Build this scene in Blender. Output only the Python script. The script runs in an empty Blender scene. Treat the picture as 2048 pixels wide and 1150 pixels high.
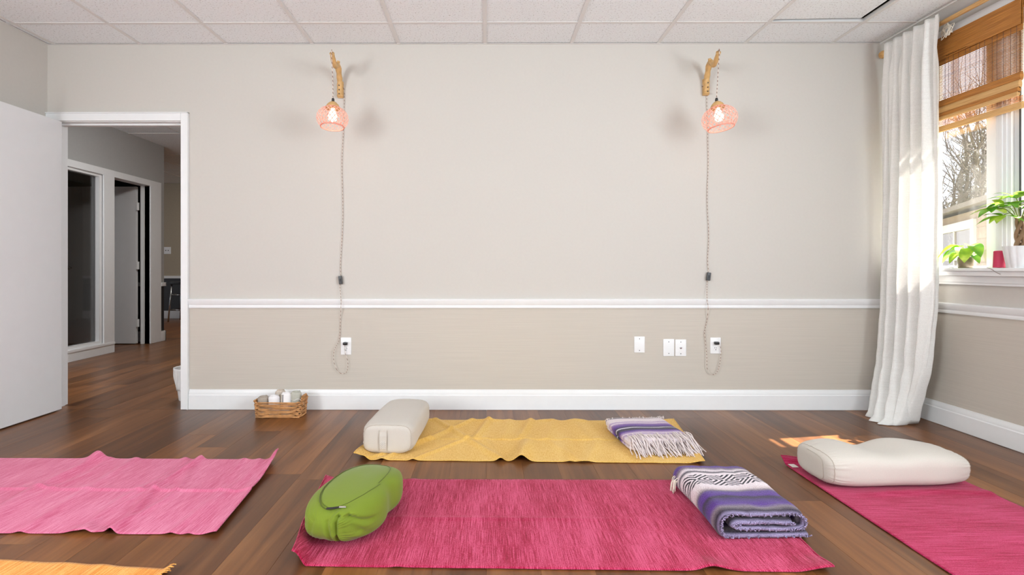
import bpy, bmesh, math, random
from mathutils import Vector, Matrix, noise
random.seed(7)
C = bpy.context.scene.collection
PI = math.pi
sin, cos = math.sin, math.cos

# ------------------------------------------------------------------ camera
F, VPX, CY, H, CAMY, YAW = 1030.0, 973.0, 535.0, 1.004, -3.64, 0.0035
PX = VPX - F*math.tan(YAW)
cam_d = bpy.data.cameras.new('camera'); cam = bpy.data.objects.new('camera', cam_d); C.objects.link(cam)
cam.location = (0, CAMY, H); cam.rotation_euler = (PI/2, 0, YAW)
cam_d.sensor_width = 36; cam_d.lens = 36*F/2048; cam_d.clip_start = .05; cam_d.clip_end = 300
cam_d.shift_x = (1024-PX)/2048; cam_d.shift_y = -(575-CY)/2048
bpy.context.scene.camera = cam

# ------------------------------------------------------------------ light
sc = bpy.context.scene
sc.view_settings.view_transform = 'Standard'; sc.view_settings.look = 'None'
sc.view_settings.gamma = 1; sc.view_settings.use_curve_mapping = False
sc.view_settings.exposure = -0.06
W = bpy.data.worlds.new('sky'); sc.world = W; W.use_nodes = True
bg = W.node_tree.nodes['Background']; bg.inputs[0].default_value = (.86, .91, 1.0, 1); bg.inputs[1].default_value = 2.1
SUN_TO = Vector((1.147, .13, 1.856)).normalized()
sd = bpy.data.lights.new('sun', 'SUN'); sd.energy = 46.0; sd.angle = math.radians(.7); sd.color = (1, .965, .91)
so = bpy.data.objects.new('sun', sd); C.objects.link(so); so.rotation_euler = SUN_TO.to_track_quat('Z', 'Y').to_euler()
def area(name, loc, aim, sx, sy, power, col=(1, 1, 1)):
    d = bpy.data.lights.new(name, 'AREA'); d.shape = 'RECTANGLE'; d.size = sx; d.size_y = sy; d.energy = power; d.color = col
    o = bpy.data.objects.new(name, d); C.objects.link(o); o.location = loc
    o.rotation_euler = (Vector(aim)-Vector(loc)).to_track_quat('-Z', 'Y').to_euler(); return o
area('daylight_right_windows', (2.86, -3.2, 1.65), (-2.4, -2.0, 2.7), 2.6, 1.4, 225, (.84, .93, 1))
area('added_fill_left', (-3.05, -4.0, 1.5), (1.9, -2.0, 2.6), 2.2, 1.4, 235, (.89, .955, 1))  # added fill to brighten right wall and curtain; no windows on this side
area('added_fill_rear', (.3, -5.15, 1.4), (.2, -1.5, 5.0), 4.6, 1.7, 12, (.90, .96, 1))  # added fill behind the camera, tilted up to lift the ceiling; no real windows
area('hall_ceiling_light', (-2.8, 1.5, 2.64), (-3.2, 1.9, 0), .58, .58, 48, (.98, .97, .95))
area('far_room_light', (-4.5, 5.2, 2.64), (-4.9, 5.4, 0), .58, .58, 26, (1, .94, .86))

# ------------------------------------------------------------------ helpers
def ray(px, py):
    u, v = (px-PX)/F, (CY-py)/F
    return Vector((cos(YAW)*u-sin(YAW), sin(YAW)*u+cos(YAW), v))
def fl(px, py, z=0.0):
    d = ray(px, py); t = (z-H)/d.z
    return Vector((0, CAMY, H))+d*t
def wl(px, py, Y=0.0):
    d = ray(px, py); t = (Y-CAMY)/d.y
    return Vector((0, CAMY, H))+d*t
def sw(px, py, X):
    d = ray(px, py); t = X/d.x
    return Vector((0, CAMY, H))+d*t
def lin(r, g, b):
    f = lambda c: (c/255/12.92) if c/255 <= .04045 else ((c/255+.055)/1.055)**2.4
    return (f(r), f(g), f(b), 1)

def new_mat(name):
    m = bpy.data.materials.new(name); m.use_nodes = True
    nt = m.node_tree; return m, nt, nt.nodes['Principled BSDF']
def N(nt, kind, **kw):
    n = nt.nodes.new(kind)
    for k, v in kw.items():
        if k in n.inputs: n.inputs[k].default_value = v
        else: setattr(n, k, v)
    return n
def coords(nt, scale=(1, 1, 1), kind='Object', rot=(0, 0, 0)):
    tc = N(nt, 'ShaderNodeTexCoord'); mp = N(nt, 'ShaderNodeMapping')
    mp.inputs['Scale'].default_value = scale; mp.inputs['Rotation'].default_value = rot
    nt.links.new(tc.outputs[kind], mp.inputs[0]); return mp.outputs[0]
def ramp(nt, fac, stops, interp='LINEAR'):
    r = N(nt, 'ShaderNodeValToRGB'); r.color_ramp.interpolation = interp
    e = r.color_ramp.elements
    while len(e) < len(stops): e.new(.5)
    for i, (p, c) in enumerate(stops): e[i].position = p; e[i].color = c if len(c) == 4 else (*c, 1)
    nt.links.new(fac, r.inputs[0]); return r.outputs[0]
def bump(nt, b, h, strength=.3, dist=.002):
    n = N(nt, 'ShaderNodeBump', Strength=strength, Distance=dist)
    nt.links.new(h, n.inputs['Height']); nt.links.new(n.outputs[0], b.inputs['Normal'])
def simple(name, col, rough=.6, var=.04, scale=30, metal=0, bstr=0, spec=.5, stretch=(1, 1, 1), sheen=0):
    m, nt, b = new_mat(name)
    v = coords(nt, stretch)
    nz = N(nt, 'ShaderNodeTexNoise', Scale=scale, Detail=4.0); nt.links.new(v, nz.inputs['Vector'])
    c = lin(*col); lo = tuple(x*(1-var) for x in c[:3]); hi = tuple(min(1, x*(1+var)) for x in c[:3])
    nt.links.new(ramp(nt, nz.outputs[0], [(.3, lo), (.7, hi)]), b.inputs['Base Color'])
    b.inputs['Roughness'].default_value = rough; b.inputs['Metallic'].default_value = metal
    b.inputs['Specular IOR Level'].default_value = spec
    if sheen: b.inputs['Sheen Weight'].default_value = sheen
    if bstr: bump(nt, b, nz.outputs[0], bstr)
    return m

def to_obj(name, bm, mat=None, parent=None, smooth=False, loc=None):
    me = bpy.data.meshes.new(name); bmesh.ops.recalc_face_normals(bm, faces=bm.faces[:])
    bm.to_mesh(me); bm.free()
    if mat:
        for x in (mat if isinstance(mat, list) else [mat]): me.materials.append(x)
    if smooth:
        for p in me.polygons: p.use_smooth = True
    o = bpy.data.objects.new(name, me); C.objects.link(o)
    if parent: o.parent = parent
    if loc: o.location = loc
    return o
def auto(o, ang=40):
    m = o.data
    for p in m.polygons: p.use_smooth = True
    b = bmesh.new(); b.from_mesh(m)
    for e in b.edges:
        if len(e.link_faces) == 2 and e.calc_face_angle(0) > math.radians(ang): e.smooth = False
    b.to_mesh(m); b.free(); return o
def thing(name, label, cat, loc=(0, 0, 0), rz=0, group=None):
    o = bpy.data.objects.new(name, None); o.empty_display_size = .05; C.objects.link(o); o.location = loc; o.rotation_euler = (0, 0, rz)
    return tag(o, label, cat, group)
def tag(o, label, cat, group=None):
    o['label'] = label; o['category'] = cat
    if group: o['group'] = group
    return o
def struct(o): o['kind'] = 'structure'; return o
def stuff(o): o['kind'] = 'stuff'; return o

def box(bm, x0, x1, y0, y1, z0, z1, bev=0, mi=0):
    vs = [bm.verts.new((x, y, z)) for x in (x0, x1) for y in (y0, y1) for z in (z0, z1)]
    fs = []
    for q in ((0, 1, 3, 2), (4, 6, 7, 5), (0, 4, 5, 1), (2, 3, 7, 6), (0, 2, 6, 4), (1, 5, 7, 3)):
        f = bm.faces.new([vs[i] for i in q]); f.material_index = mi; fs.append(f)
    if bev:
        es = list({e for f in fs for e in f.edges})
        bmesh.ops.bevel(bm, geom=es, offset=bev, segments=2, affect='EDGES', profile=.6)
    return vs
def BM(*boxes, bev=0):
    bm = bmesh.new()
    for b in boxes: box(bm, *b, bev=bev)
    return bm
def tube(bm, pts, rad, seg=8, caps=True, flat=1.0):
    pts = [Vector(p) for p in pts]; n = len(pts)
    rads = rad if isinstance(rad, (list, tuple)) else [rad]*n
    rings = []; t0 = (pts[1]-pts[0]).normalized()
    up = Vector((0, 0, 1)) if abs(t0.z) < .9 else Vector((1, 0, 0))
    a = t0.cross(up).normalized()
    for i in range(n):
        t = (pts[min(i+1, n-1)]-pts[max(i-1, 0)])
        t = t.normalized() if t.length > 1e-9 else t0
        a = (a-t*a.dot(t)); a = a.normalized() if a.length > 1e-6 else t.orthogonal().normalized()
        b = t.cross(a)
        rings.append([bm.verts.new(pts[i]+(a*cos(2*PI*k/seg)+b*sin(2*PI*k/seg)*flat)*rads[i]) for k in range(seg)])
    for i in range(n-1):
        for k in range(seg):
            bm.faces.new((rings[i][k], rings[i][(k+1) % seg], rings[i+1][(k+1) % seg], rings[i+1][k]))
    if caps:
        bm.faces.new(rings[0][::-1]); bm.faces.new(rings[-1])
    return rings
def spline(pts, n=8):
    pts = [Vector(p) for p in pts]; out = []
    for i in range(len(pts)-1):
        p0, p1, p2, p3 = pts[max(i-1, 0)], pts[i], pts[i+1], pts[min(i+2, len(pts)-1)]
        for k in range(n):
            t = k/n
            out.append(.5*((2*p1)+(p2-p0)*t+(2*p0-5*p1+4*p2-p3)*t*t+(3*p1-p0-3*p2+p3)*t**3))
    out.append(pts[-1]); return out
def lathe(bm, prof, seg=24, c=(0, 0, 0), cap=True):
    rs = []
    for r, z in prof:
        rs.append([bm.verts.new((c[0]+r*cos(2*PI*k/seg), c[1]+r*sin(2*PI*k/seg), c[2]+z)) for k in range(seg)])
    for i in range(len(rs)-1):
        for k in range(seg): bm.faces.new((rs[i][k], rs[i][(k+1) % seg], rs[i+1][(k+1) % seg], rs[i+1][k]))
    if cap:
        if prof[0][0] > 1e-4: bm.faces.new(rs[0][::-1])
        if prof[-1][0] > 1e-4: bm.faces.new(rs[-1])
    return rs
def grid(bm, nu, nv, fn, mi=0):
    vs = [[bm.verts.new(fn(i/nu, j/nv)) for j in range(nv+1)] for i in range(nu+1)]
    for i in range(nu):
        for j in range(nv):
            f = bm.faces.new((vs[i][j], vs[i+1][j], vs[i+1][j+1], vs[i][j+1])); f.material_index = mi
    return vs
def prism_x(bm, prof, x0, x1):   # profile in (y,z) extruded along x
    a = [bm.verts.new((x0, y, z)) for y, z in prof]; b = [bm.verts.new((x1, y, z)) for y, z in prof]
    n = len(prof)
    for i in range(n): bm.faces.new((a[i], a[(i+1) % n], b[(i+1) % n], b[i]))
    bm.faces.new(a[::-1]); bm.faces.new(b)
def prism_y(bm, prof, y0, y1):   # profile in (x,z) extruded along y
    a = [bm.verts.new((x, y0, z)) for x, z in prof]; b = [bm.verts.new((x, y1, z)) for x, z in prof]
    n = len(prof)
    for i in range(n): bm.faces.new((a[i], a[(i+1) % n], b[(i+1) % n], b[i]))
    bm.faces.new(a[::-1]); bm.faces.new(b)
def modifier_solid(o, th, off=1):
    s = o.modifiers.new('thickness', 'SOLIDIFY'); s.thickness = th; s.offset = off; return o
def sm(a, b, x):
    t = max(0, min(1, (x-a)/(b-a))); return t*t*(3-2*t)
def gs(x, c, w): return math.exp(-((x-c)/w)**2)

# ------------------------------------------------------------------ materials
def wall_mat(name, col, linen):
    m, nt, b = new_mat(name)
    n1 = N(nt, 'ShaderNodeTexNoise', Scale=1.0, Detail=3.0); nt.links.new(coords(nt, (2.5, 2.5, 190) if linen else (60, 60, 60)), n1.inputs['Vector'])
    c = lin(*col); k = .034 if linen else .010
    nt.links.new(ramp(nt, n1.outputs[0], [(.3, tuple(x*(1-k) for x in c[:3])), (.7, tuple(min(1, x*(1+k)) for x in c[:3]))]), b.inputs['Base Color'])
    b.inputs['Roughness'].default_value = .75; b.inputs['Specular IOR Level'].default_value = .25
    bump(nt, b, n1.outputs[0], .25 if linen else .08, .001); return m
M = {}
M['wall_up'] = wall_mat('wall paint', (200, 195, 188), False)
M['wall_low'] = wall_mat('linen wallpaper', (197, 189, 178), True)
M['white'] = simple('white trim paint', (233, 233, 233), .38, .01, 20)
M['door'] = simple('white door paint', (232, 232, 233), .42, .01, 12)
M['ceil'] = None
def tile_mat():
    m, nt, b = new_mat('acoustic tile')
    v = coords(nt, (1, 1, 1), 'Object')
    oi = N(nt, 'ShaderNodeObjectInfo'); vm = N(nt, 'ShaderNodeVectorMath', operation='ADD'); nt.links.new(v, vm.inputs[0]); 
    cx = N(nt, 'ShaderNodeCombineXYZ'); nt.links.new(oi.outputs['Random'], cx.inputs[0]); nt.links.new(oi.outputs['Random'], cx.inputs[1])
    sc_ = N(nt, 'ShaderNodeVectorMath', operation='SCALE'); sc_.inputs['Scale'].default_value = 9; nt.links.new(cx.outputs[0], sc_.inputs[0]); nt.links.new(sc_.outputs[0], vm.inputs[1])
    nz = N(nt, 'ShaderNodeTexNoise', Scale=95.0, Detail=3.0, Roughness=.7); nt.links.new(vm.outputs[0], nz.inputs['Vector'])
    nt.links.new(ramp(nt, nz.outputs[0], [(.33, lin(178, 176, 174)), (.42, lin(238, 241, 243)), (.8, lin(243, 246, 248))]), b.inputs['Base Color'])
    b.inputs['Roughness'].default_value = .9; bump(nt, b, nz.outputs[0], .35, .002); return m
M['tile'] = tile_mat()
M['gridbar'] = simple('ceiling grid paint', (224, 222, 220), .5, .01)
M['void'] = simple('dark ceiling void', (16, 15, 15), .9, .1)
def plank_mat():
    m, nt, b = new_mat('walnut vinyl plank')
    oi = N(nt, 'ShaderNodeObjectInfo')
    tc = N(nt, 'ShaderNodeTexCoord')
    cx = N(nt, 'ShaderNodeCombineXYZ')
    for i in range(3): nt.links.new(oi.outputs['Random'], cx.inputs[i])
    s = N(nt, 'ShaderNodeVectorMath', operation='SCALE'); s.inputs['Scale'].default_value = 37; nt.links.new(cx.outputs[0], s.inputs[0])
    ad = N(nt, 'ShaderNodeVectorMath', operation='ADD'); nt.links.new(tc.outputs['Object'], ad.inputs[0]); nt.links.new(s.outputs[0], ad.inputs[1])
    mp = N(nt, 'ShaderNodeMapping'); mp.inputs['Scale'].default_value = (13, .9, 1); nt.links.new(ad.outputs[0], mp.inputs[0])
    n1 = N(nt, 'ShaderNodeTexNoise', Scale=1.0, Detail=6.0, Roughness=.6, Distortion=.6); nt.links.new(mp.outputs[0], n1.inputs['Vector'])
    mp2 = N(nt, 'ShaderNodeMapping'); mp2.inputs['Scale'].default_value = (120, 3.5, 1); nt.links.new(ad.outputs[0], mp2.inputs[0])
    n2 = N(nt, 'ShaderNodeTexNoise', Scale=1.0, Detail=3.0); nt.links.new(mp2.outputs[0], n2.inputs['Vector'])
    c1 = ramp(nt, n1.outputs[0], [(.25, lin(92, 57, 29)), (.45, lin(128, 83, 46)), (.6, lin(147, 99, 58)), (.78, lin(172, 122, 78))])
    tone = ramp(nt, oi.outputs['Random'], [(0, lin(182, 172, 168)), (.5, lin(222, 214, 206)), (1, lin(255, 244, 232))])
    mx = N(nt, 'ShaderNodeMix', data_type='RGBA', blend_type='MULTIPLY'); mx.inputs[0].default_value = 1
    nt.links.new(c1, mx.inputs[6]); nt.links.new(tone, mx.inputs[7])
    mx2 = N(nt, 'ShaderNodeMix', data_type='RGBA', blend_type='MULTIPLY'); mx2.inputs[0].default_value = .25
    nt.links.new(mx.outputs[2], mx2.inputs[6]); nt.links.new(ramp(nt, n2.outputs[0], [(.3, (.55, .55, .55)), (.6, (1, 1, 1))]), mx2.inputs[7])
    nt.links.new(mx2.outputs[2], b.inputs['Base Color'])
    b.inputs['Roughness'].default_value = .34; b.inputs['Specular IOR Level'].default_value = .48
    bump(nt, b, n2.outputs[0], .12, .0008); return m
M['plank'] = plank_mat()
M['grey_wall'] = simple('grey hall paint', (176, 175, 173), .35, .02, 40)
M['char_wall'] = simple('charcoal hall paint', (44, 44, 46), .5, .05, 40)
M['tan_wall'] = simple('tan hall paint', (178, 166, 146), .7, .03, 40)
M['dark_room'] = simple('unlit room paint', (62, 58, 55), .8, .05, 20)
M['chrome'] = simple('brushed chrome', (200, 200, 202), .22, .03, 20, 1)
M['black'] = simple('black plastic', (28, 26, 26), .4, .1)
M['dark_grey'] = simple('dark grey plastic', (66, 68, 70), .45, .05)
M['plate'] = simple('white plastic', (238, 238, 238), .3, .01)
M['slot'] = simple('dark slot', (60, 56, 54), .6, .05)

# ================================================================== ROOM SHELL
XL, XR, ZC, YB = -3.113, 2.912, 2.583, 0.0
YR = -5.3                                   # rear wall
DX0, DX1, DZ = -3.07, wl(363, 500).x, 2.035   # door opening
ZRAIL = .75
# floor and its planks
fb = BM((XL-.2, XR+.2, YR-.2, -3.75, -.2, 0), (XL-.2, XR+.2, -3.75, 0, -.2, -.012), (-9, -.9, 0, 3.7, -.2, -.012), (-9, -.9, 3.7, 6.8, -.2, 0))
floor = struct(to_obj('floor', fb, M['plank']))
def plank_mesh(w, l):
    bm = bmesh.new(); c = .0006; hw, hl = w/2-.00015, l/2-.00015
    lo = [bm.verts.new((x, y, -.0118)) for x, y in ((-hw, -hl), (hw, -hl), (hw, hl), (-hw, hl))]
    mi = [bm.verts.new((x, y, -c)) for x, y in ((-hw, -hl), (hw, -hl), (hw, hl), (-hw, hl))]
    hi = [bm.verts.new((x, y, 0)) for x, y in ((-hw+c, -hl+c), (hw-c, -hl+c), (hw-c, hl-c), (-hw+c, hl-c))]
    for a, b in ((lo, mi), (mi, hi)):
        for i in range(4): bm.faces.new((a[i], a[(i+1) % 4], b[(i+1) % 4], b[i]))
    bm.faces.new(hi)
    me = bpy.data.meshes.new('plank'); bmesh.ops.recalc_face_normals(bm, faces=bm.faces[:]); bm.to_mesh(me); bm.free(); me.materials.append(M['plank']); return me
pm_cache = {}
PW, PL = .18, 1.22
def lay(x0, x1, y0, y1, offs):
    i = math.floor(x0/PW)
    while i*PW < x1:
        a, b = max(x0, i*PW), min(x1, (i+1)*PW)
        if b-a > .01:
            o = (offs[i % len(offs)]) % PL
            k = math.floor((y0-o)/PL)
            while o+k*PL < y1:
                c, d = max(y0, o+k*PL), min(y1, o+(k+1)*PL)
                if d-c > .01:
                    key = (round(b-a, 3), round(d-c, 3))
                    if key not in pm_cache: pm_cache[key] = plank_mesh(*key)
                    p = bpy.data.objects.new('plank', pm_cache[key]); C.objects.link(p); p.parent = floor
                    p.location = ((a+b)/2, (c+d)/2, 0)
                k += 1
        i += 1
rp = random.Random(3); offs = [rp.uniform(0, PL) for _ in range(11)]
lay(XL, XR, -3.75, 0, offs)
lay(-5.4, -1.0, 0, 3.7, offs)

# back wall with door hole
wb = bmesh.new()
TH = .11
def wallseg(x0, x1, z0, z1, mi): box(wb, x0, x1, YB, YB+TH, z0, z1, mi=mi)
for x0, x1 in ((XL, DX0-.02), (DX1+.02, XR+.2)):
    wallseg(x0, x1, 0, ZRAIL, 1); wallseg(x0, x1, ZRAIL, ZC+.2, 0)
wallseg(DX0-.02, DX1+.02, DZ+.02, ZC+.2, 0)
struct(to_obj('wall_back', wb, [M['wall_up'], M['wall_low']]))
wlft = bmesh.new(); box(wlft, XL-.12, XL, YR, YB+TH, 0, ZRAIL, mi=1); box(wlft, XL-.12, XL, YR, YB+TH, ZRAIL, ZC+.2, mi=0)
struct(to_obj('wall_left', wlft, [M['wall_up'], M['wall_low']]))
struct(to_obj('wall_rear', BM((XL-.12, XR+.2, YR-.12, YR, 0, ZC+.2)), M['wall_up']))
# right wall with window hole
WY0, WY1, WZ0, WZ1 = -.95, -.14, .985, 2.42  # unseen near end of the window set short to keep sun off the bolster
XO = XR+.16
wr = bmesh.new()
box(wr, XR, XO, YR, YB, 0, ZRAIL, mi=1); box(wr, XR, XO, YR, YB, ZRAIL, WZ0, mi=0); box(wr, XR, XO, YR, YB, WZ1, ZC+.2, mi=0)
box(wr, XR, XO, YR, WY0, WZ0, WZ1, mi=0); box(wr, XR, XO, WY1, YB, WZ0, WZ1, mi=0)
struct(to_obj('wall_right', wr, [M['wall_up'], M['wall_low']]))

# mouldings
def rail_prof(s=1): return [(0, .717), (.010*s, .717), (.013*s, .727), (.011*s, .738), (.018*s, .748), (.020*s, .758), (.026*s, .770), (.026*s, .778), (.020*s, .782), (0, .782)]
def base_prof(s=1): return [(0, .002), (.016*s, .002), (.016*s, .102), (.012*s, .108), (.012*s, .124), (.007*s, .134), (.006*s, .142), (0, .142)]
CR = DX1+.058
bm = bmesh.new(); prism_x(bm, [(-a, z) for a, z in rail_prof()], CR, XR); struct(auto(to_obj('trim_1', bm, M['white']), 30))
bm = bmesh.new(); prism_y(bm, [(XR-a, z) for a, z in rail_prof()], YR, -.026); struct(auto(to_obj('trim_2', bm, M['white']), 30))
bm = bmesh.new(); prism_x(bm, [(-a, z) for a, z in base_prof()], CR, XR); struct(auto(to_obj('baseboard_back', bm, M['white']), 30))
bm = bmesh.new(); prism_y(bm, [(XR-a, z) for a, z in base_prof()], YR, -.016); struct(auto(to_obj('baseboard_right', bm, M['white']), 30))
bm = bmesh.new(); prism_y(bm, [(XL+a, z) for a, z in base_prof()], YR, -.001); struct(auto(to_obj('baseboard_left', bm, M['white']), 30))
bm = bmesh.new(); prism_y(bm, [(XL+a, z) for a, z in rail_prof()], YR, -.86); struct(auto(to_obj('trim_10', bm, M['white']), 30))
# door casing (room side) and jamb liner
bm = bmesh.new()
cw = .046
box(bm, DX1+.004, DX1+.004+cw, -.018, 0, .002, DZ+cw+.012, bev=.003); box(bm, XL+.001, DX0-.004, -.018, 0, .002, DZ+.012, bev=.003)
box(bm, XL+.001, DX1+.004, -.018, 0, DZ+.004, DZ+cw+.012, bev=.003)
box(bm, DX1+.05, DX1+.056, -.022, 0, .002, DZ+cw+.016); box(bm, XL+.001, DX1+.056, -.022, 0, DZ+cw+.012, DZ+cw+.018)
struct(to_obj('trim_3', bm, M['white']))
bm = BM((DX0-.02, DX0, 0, TH, .002, DZ+.02), (DX1, DX1+.02, 0, TH, .002, DZ+.02), (DX0, DX1, 0, TH, DZ, DZ+.02),
        (DX0, DX0+.012, .045, .085, .002, DZ), (DX1-.012, DX1, .045, .085, .002, DZ), (DX0+.012, DX1-.012, .045, .085, DZ-.012, DZ),
        (DX1+.002, DX1+.05, TH, TH+.018, .002, DZ+.06), (DX0-.05, DX0-.002, TH, TH+.018, .002, DZ+.06))
struct(to_obj('trim_4', bm, M['white']))
# open door leaf
d1 = struct(thing('door_1', 'open white flush door folded back along the left wall', 'door', (-2.987, -.028, 0), math.radians(-.8)))
del d1['category']; del d1['label']
to_obj('leaf', BM((-.038, 0, -.80, 0, .010, DZ-.006), bev=.0015), M['door'], d1)
for z in (.25, 1.03, 1.82):
    bm = bmesh.new(); tube(bm, [(-.042, .006, z-.045), (-.042, .006, z+.045)], .006, 10); box(bm, -.036, -.004, -.0005, .0015, z-.045, z+.045)
    to_obj('hinge', bm, M['white'], d1)

# ceiling
ceil = struct(to_obj('ceiling', BM((XL-.2, XR+.2, YR-.2, 0, ZC+.12, ZC+.2), (XL, XR, YR, -3.36, ZC+.001, ZC+.119)), M['void']))
ceil.data.materials.append(M['tile'])
for p in ceil.data.polygons:
    if p.center.z < ZC+.05: p.material_index = 1
T = .61; X0 = -.01; ROW0 = -.313
xs = [XL]+[X0+k*T for k in range(-5, 6) if XL < X0+k*T < XR-.1]+[XR-.14]
ys = [0, ROW0]+[ROW0-T*k for k in range(1, 6)]
tm_cache = {}
def tile_mesh(w, l):
    bm = bmesh.new(); hw, hl, c = w/2, l/2, .004
    lo = [bm.verts.new((x, y, 0)) for x, y in ((-hw+c, -hl+c), (hw-c, -hl+c), (hw-c, hl-c), (-hw+c, hl-c))]
    mi = [bm.verts.new((x, y, c)) for x, y in ((-hw, -hl), (hw, -hl), (hw, hl), (-hw, hl))]
    hi = [bm.verts.new((x, y, .016)) for x, y in ((-hw, -hl), (hw, -hl), (hw, hl), (-hw, hl))]
    for a, b in ((lo, mi), (mi, hi)):
        for i in range(4): bm.faces.new((a[i], a[(i+1) % 4], b[(i+1) % 4], b[i]))
    bm.faces.new(lo[::-1]); bm.faces.new(hi)
    me = bpy.data.meshes.new('ceiling_tile'); bmesh.ops.recalc_face_normals(bm, faces=bm.faces[:]); bm.to_mesh(me); bm.free(); me.materials.append(M['tile']); return me
g = .010
for i in range(len(xs)-1):
    for j in range(len(ys)-1):
        x0, x1, y1, y0 = xs[i], xs[i+1], ys[j], ys[j+1]
        w, l = x1-x0-2*g*(.6), y1-y0-2*g*.6
        key = (round(w, 3), round(l, 3))
        if w < .02: continue
        if key not in tm_cache: tm_cache[key] = tile_mesh(*key)
        o = bpy.data.objects.new('ceiling_tile', tm_cache[key]); C.objects.link(o); o.parent = ceil
        o.location = ((x0+x1)/2, (y0+y1)/2, ZC+.004)
        if j == 1 and abs(x0-(X0+3*T)) < .01:            # the loose tile that leaves a black gap
            o.location.x -= .028; o.location.y -= .020; o.location.z += .010; o.rotation_euler = (math.radians(-.6), math.radians(-.8), 0)
for x in xs[1:]:
    hw = .012 if x < XR-.2 else .008
    to_obj('grid_bar', BM((x-hw, x+hw, ys[-1], 0, ZC, ZC+.003), (x-.001, x+.001, ys[-1], 0, ZC+.003, ZC+.03)), M['gridbar'], ceil)
for y in ys[1:]:
    to_obj('grid_bar', BM((XL, xs[-1], y-.012, y+.012, ZC+.0004, ZC+.0034), (XL, xs[-1], y-.001, y+.001, ZC+.003, ZC+.03)), M['gridbar'], ceil)
to_obj('wall_angle', BM((XL, XR-.14, -.014, 0, ZC-.002, ZC+.0), (XL, XL+.014, ys[-1], -.014, ZC-.002, ZC)), M['gridbar'], ceil)
struct(to_obj('trim_5', BM((XR-.14, XR, ys[-1], 0, ZC-.006, ZC+.03)), M['white']))

# ================================================================== HALL BEYOND THE DOOR
HX, HZ = -4.43, 2.66
hy = lambda px: sw(px, 500, HX).y
YG0, YG1, YD0, YD1, YE = .55, hy(205), hy(226), hy(299), hy(328)
ZW = sw(150, 323, HX).z
bm = bmesh.new()
def hw_(y0, y1, z0, z1, mi): box(bm, HX-.12, HX, y0, y1, z0, z1, mi=mi)
hw_(.12, YG0, 0, .78, 1); hw_(.12, YG0, .78, HZ+.1, 0); hw_(YG0, YG1+.06, 2.09, HZ+.1, 0); hw_(YG0, YG1+.06, 0, .12, 1)
hw_(YG1, YD0, .12, 2.09, 0); hw_(YD0-.02, YD1, 2.09, HZ+.1, 0); hw_(YD1, YE, 0, .78, 1); hw_(YD1, YE, .78, HZ+.1, 0); hw_(YG1+.06, YD0-.02, 2.09, HZ+.1, 0); hw_(YG1+.06, YD0, 0, .12, 1)
struct(to_obj('wall_hall', bm, [M['grey_wall'], M['char_wall']]))
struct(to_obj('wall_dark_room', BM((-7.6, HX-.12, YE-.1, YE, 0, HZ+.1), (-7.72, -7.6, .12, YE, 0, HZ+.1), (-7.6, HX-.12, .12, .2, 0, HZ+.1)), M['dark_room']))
bm = bmesh.new(); box(bm, -9, -.9, 6.5, 6.6, 0, .80, mi=1); box(bm, -9, -.9, 6.5, 6.6, .80, HZ+.1, mi=0)
struct(to_obj('wall_far', bm, [M['tan_wall'], M['char_wall']]))
struct(to_obj('wall_hall_right', BM((-1.0, -.9, .12, 6.5, 0, HZ+.1)), M['tan_wall']))
struct(to_obj('wall_far_left', BM((-9.1, -9, YE, 6.6, 0, HZ+.1)), M['tan_wall']))
hc = struct(to_obj('ceiling', BM((-9, -.9, .12, 6.6, HZ+.004, HZ+.1)), M['tile']))
for y in (1.5, 2.72, 3.94, 5.16, 6.38): to_obj('grid_bar', BM((-9, -1, y-.012, y+.012, HZ, HZ+.004)), M['gridbar'], hc)
for x in (-5.6, -4.99, -3.77, -3.16, -2.55, -1.94): to_obj('grid_bar', BM((x-.012, x+.012, .12, 6.5, HZ, HZ+.0038)), M['gridbar'], hc)
# rails and bases there
struct(to_obj('trim_6', BM((-8.9, -1, 6.475, 6.5, .79, .84)), M['white'])); struct(to_obj('baseboard_far', BM((-8.9, -1, 6.482, 6.5, .002, .15)), M['white']))
struct(auto(to_obj('trim_7', BM((HX, HX+.022, hy(320), YE+.022, .75, .80), (HX-.12, HX+.022, YE, YE+.022, .75, .80), bev=.005), M['white'])))
struct(auto(to_obj('baseboard_hall', BM((HX, HX+.018, hy(320), YE+.018, .002, .14), (HX-.12, HX+.018, YE, YE+.018, .002, .14), bev=.003), M['white'])))
struct(to_obj('trim_8', BM((-7.5, HX-.13, YE-.122, YE-.1, .75, .80)), M['white'])); struct(to_obj('baseboard_dark_room', BM((-7.5, HX-.13, YE-.116, YE-.1, .002, .14)), M['white']))
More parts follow.
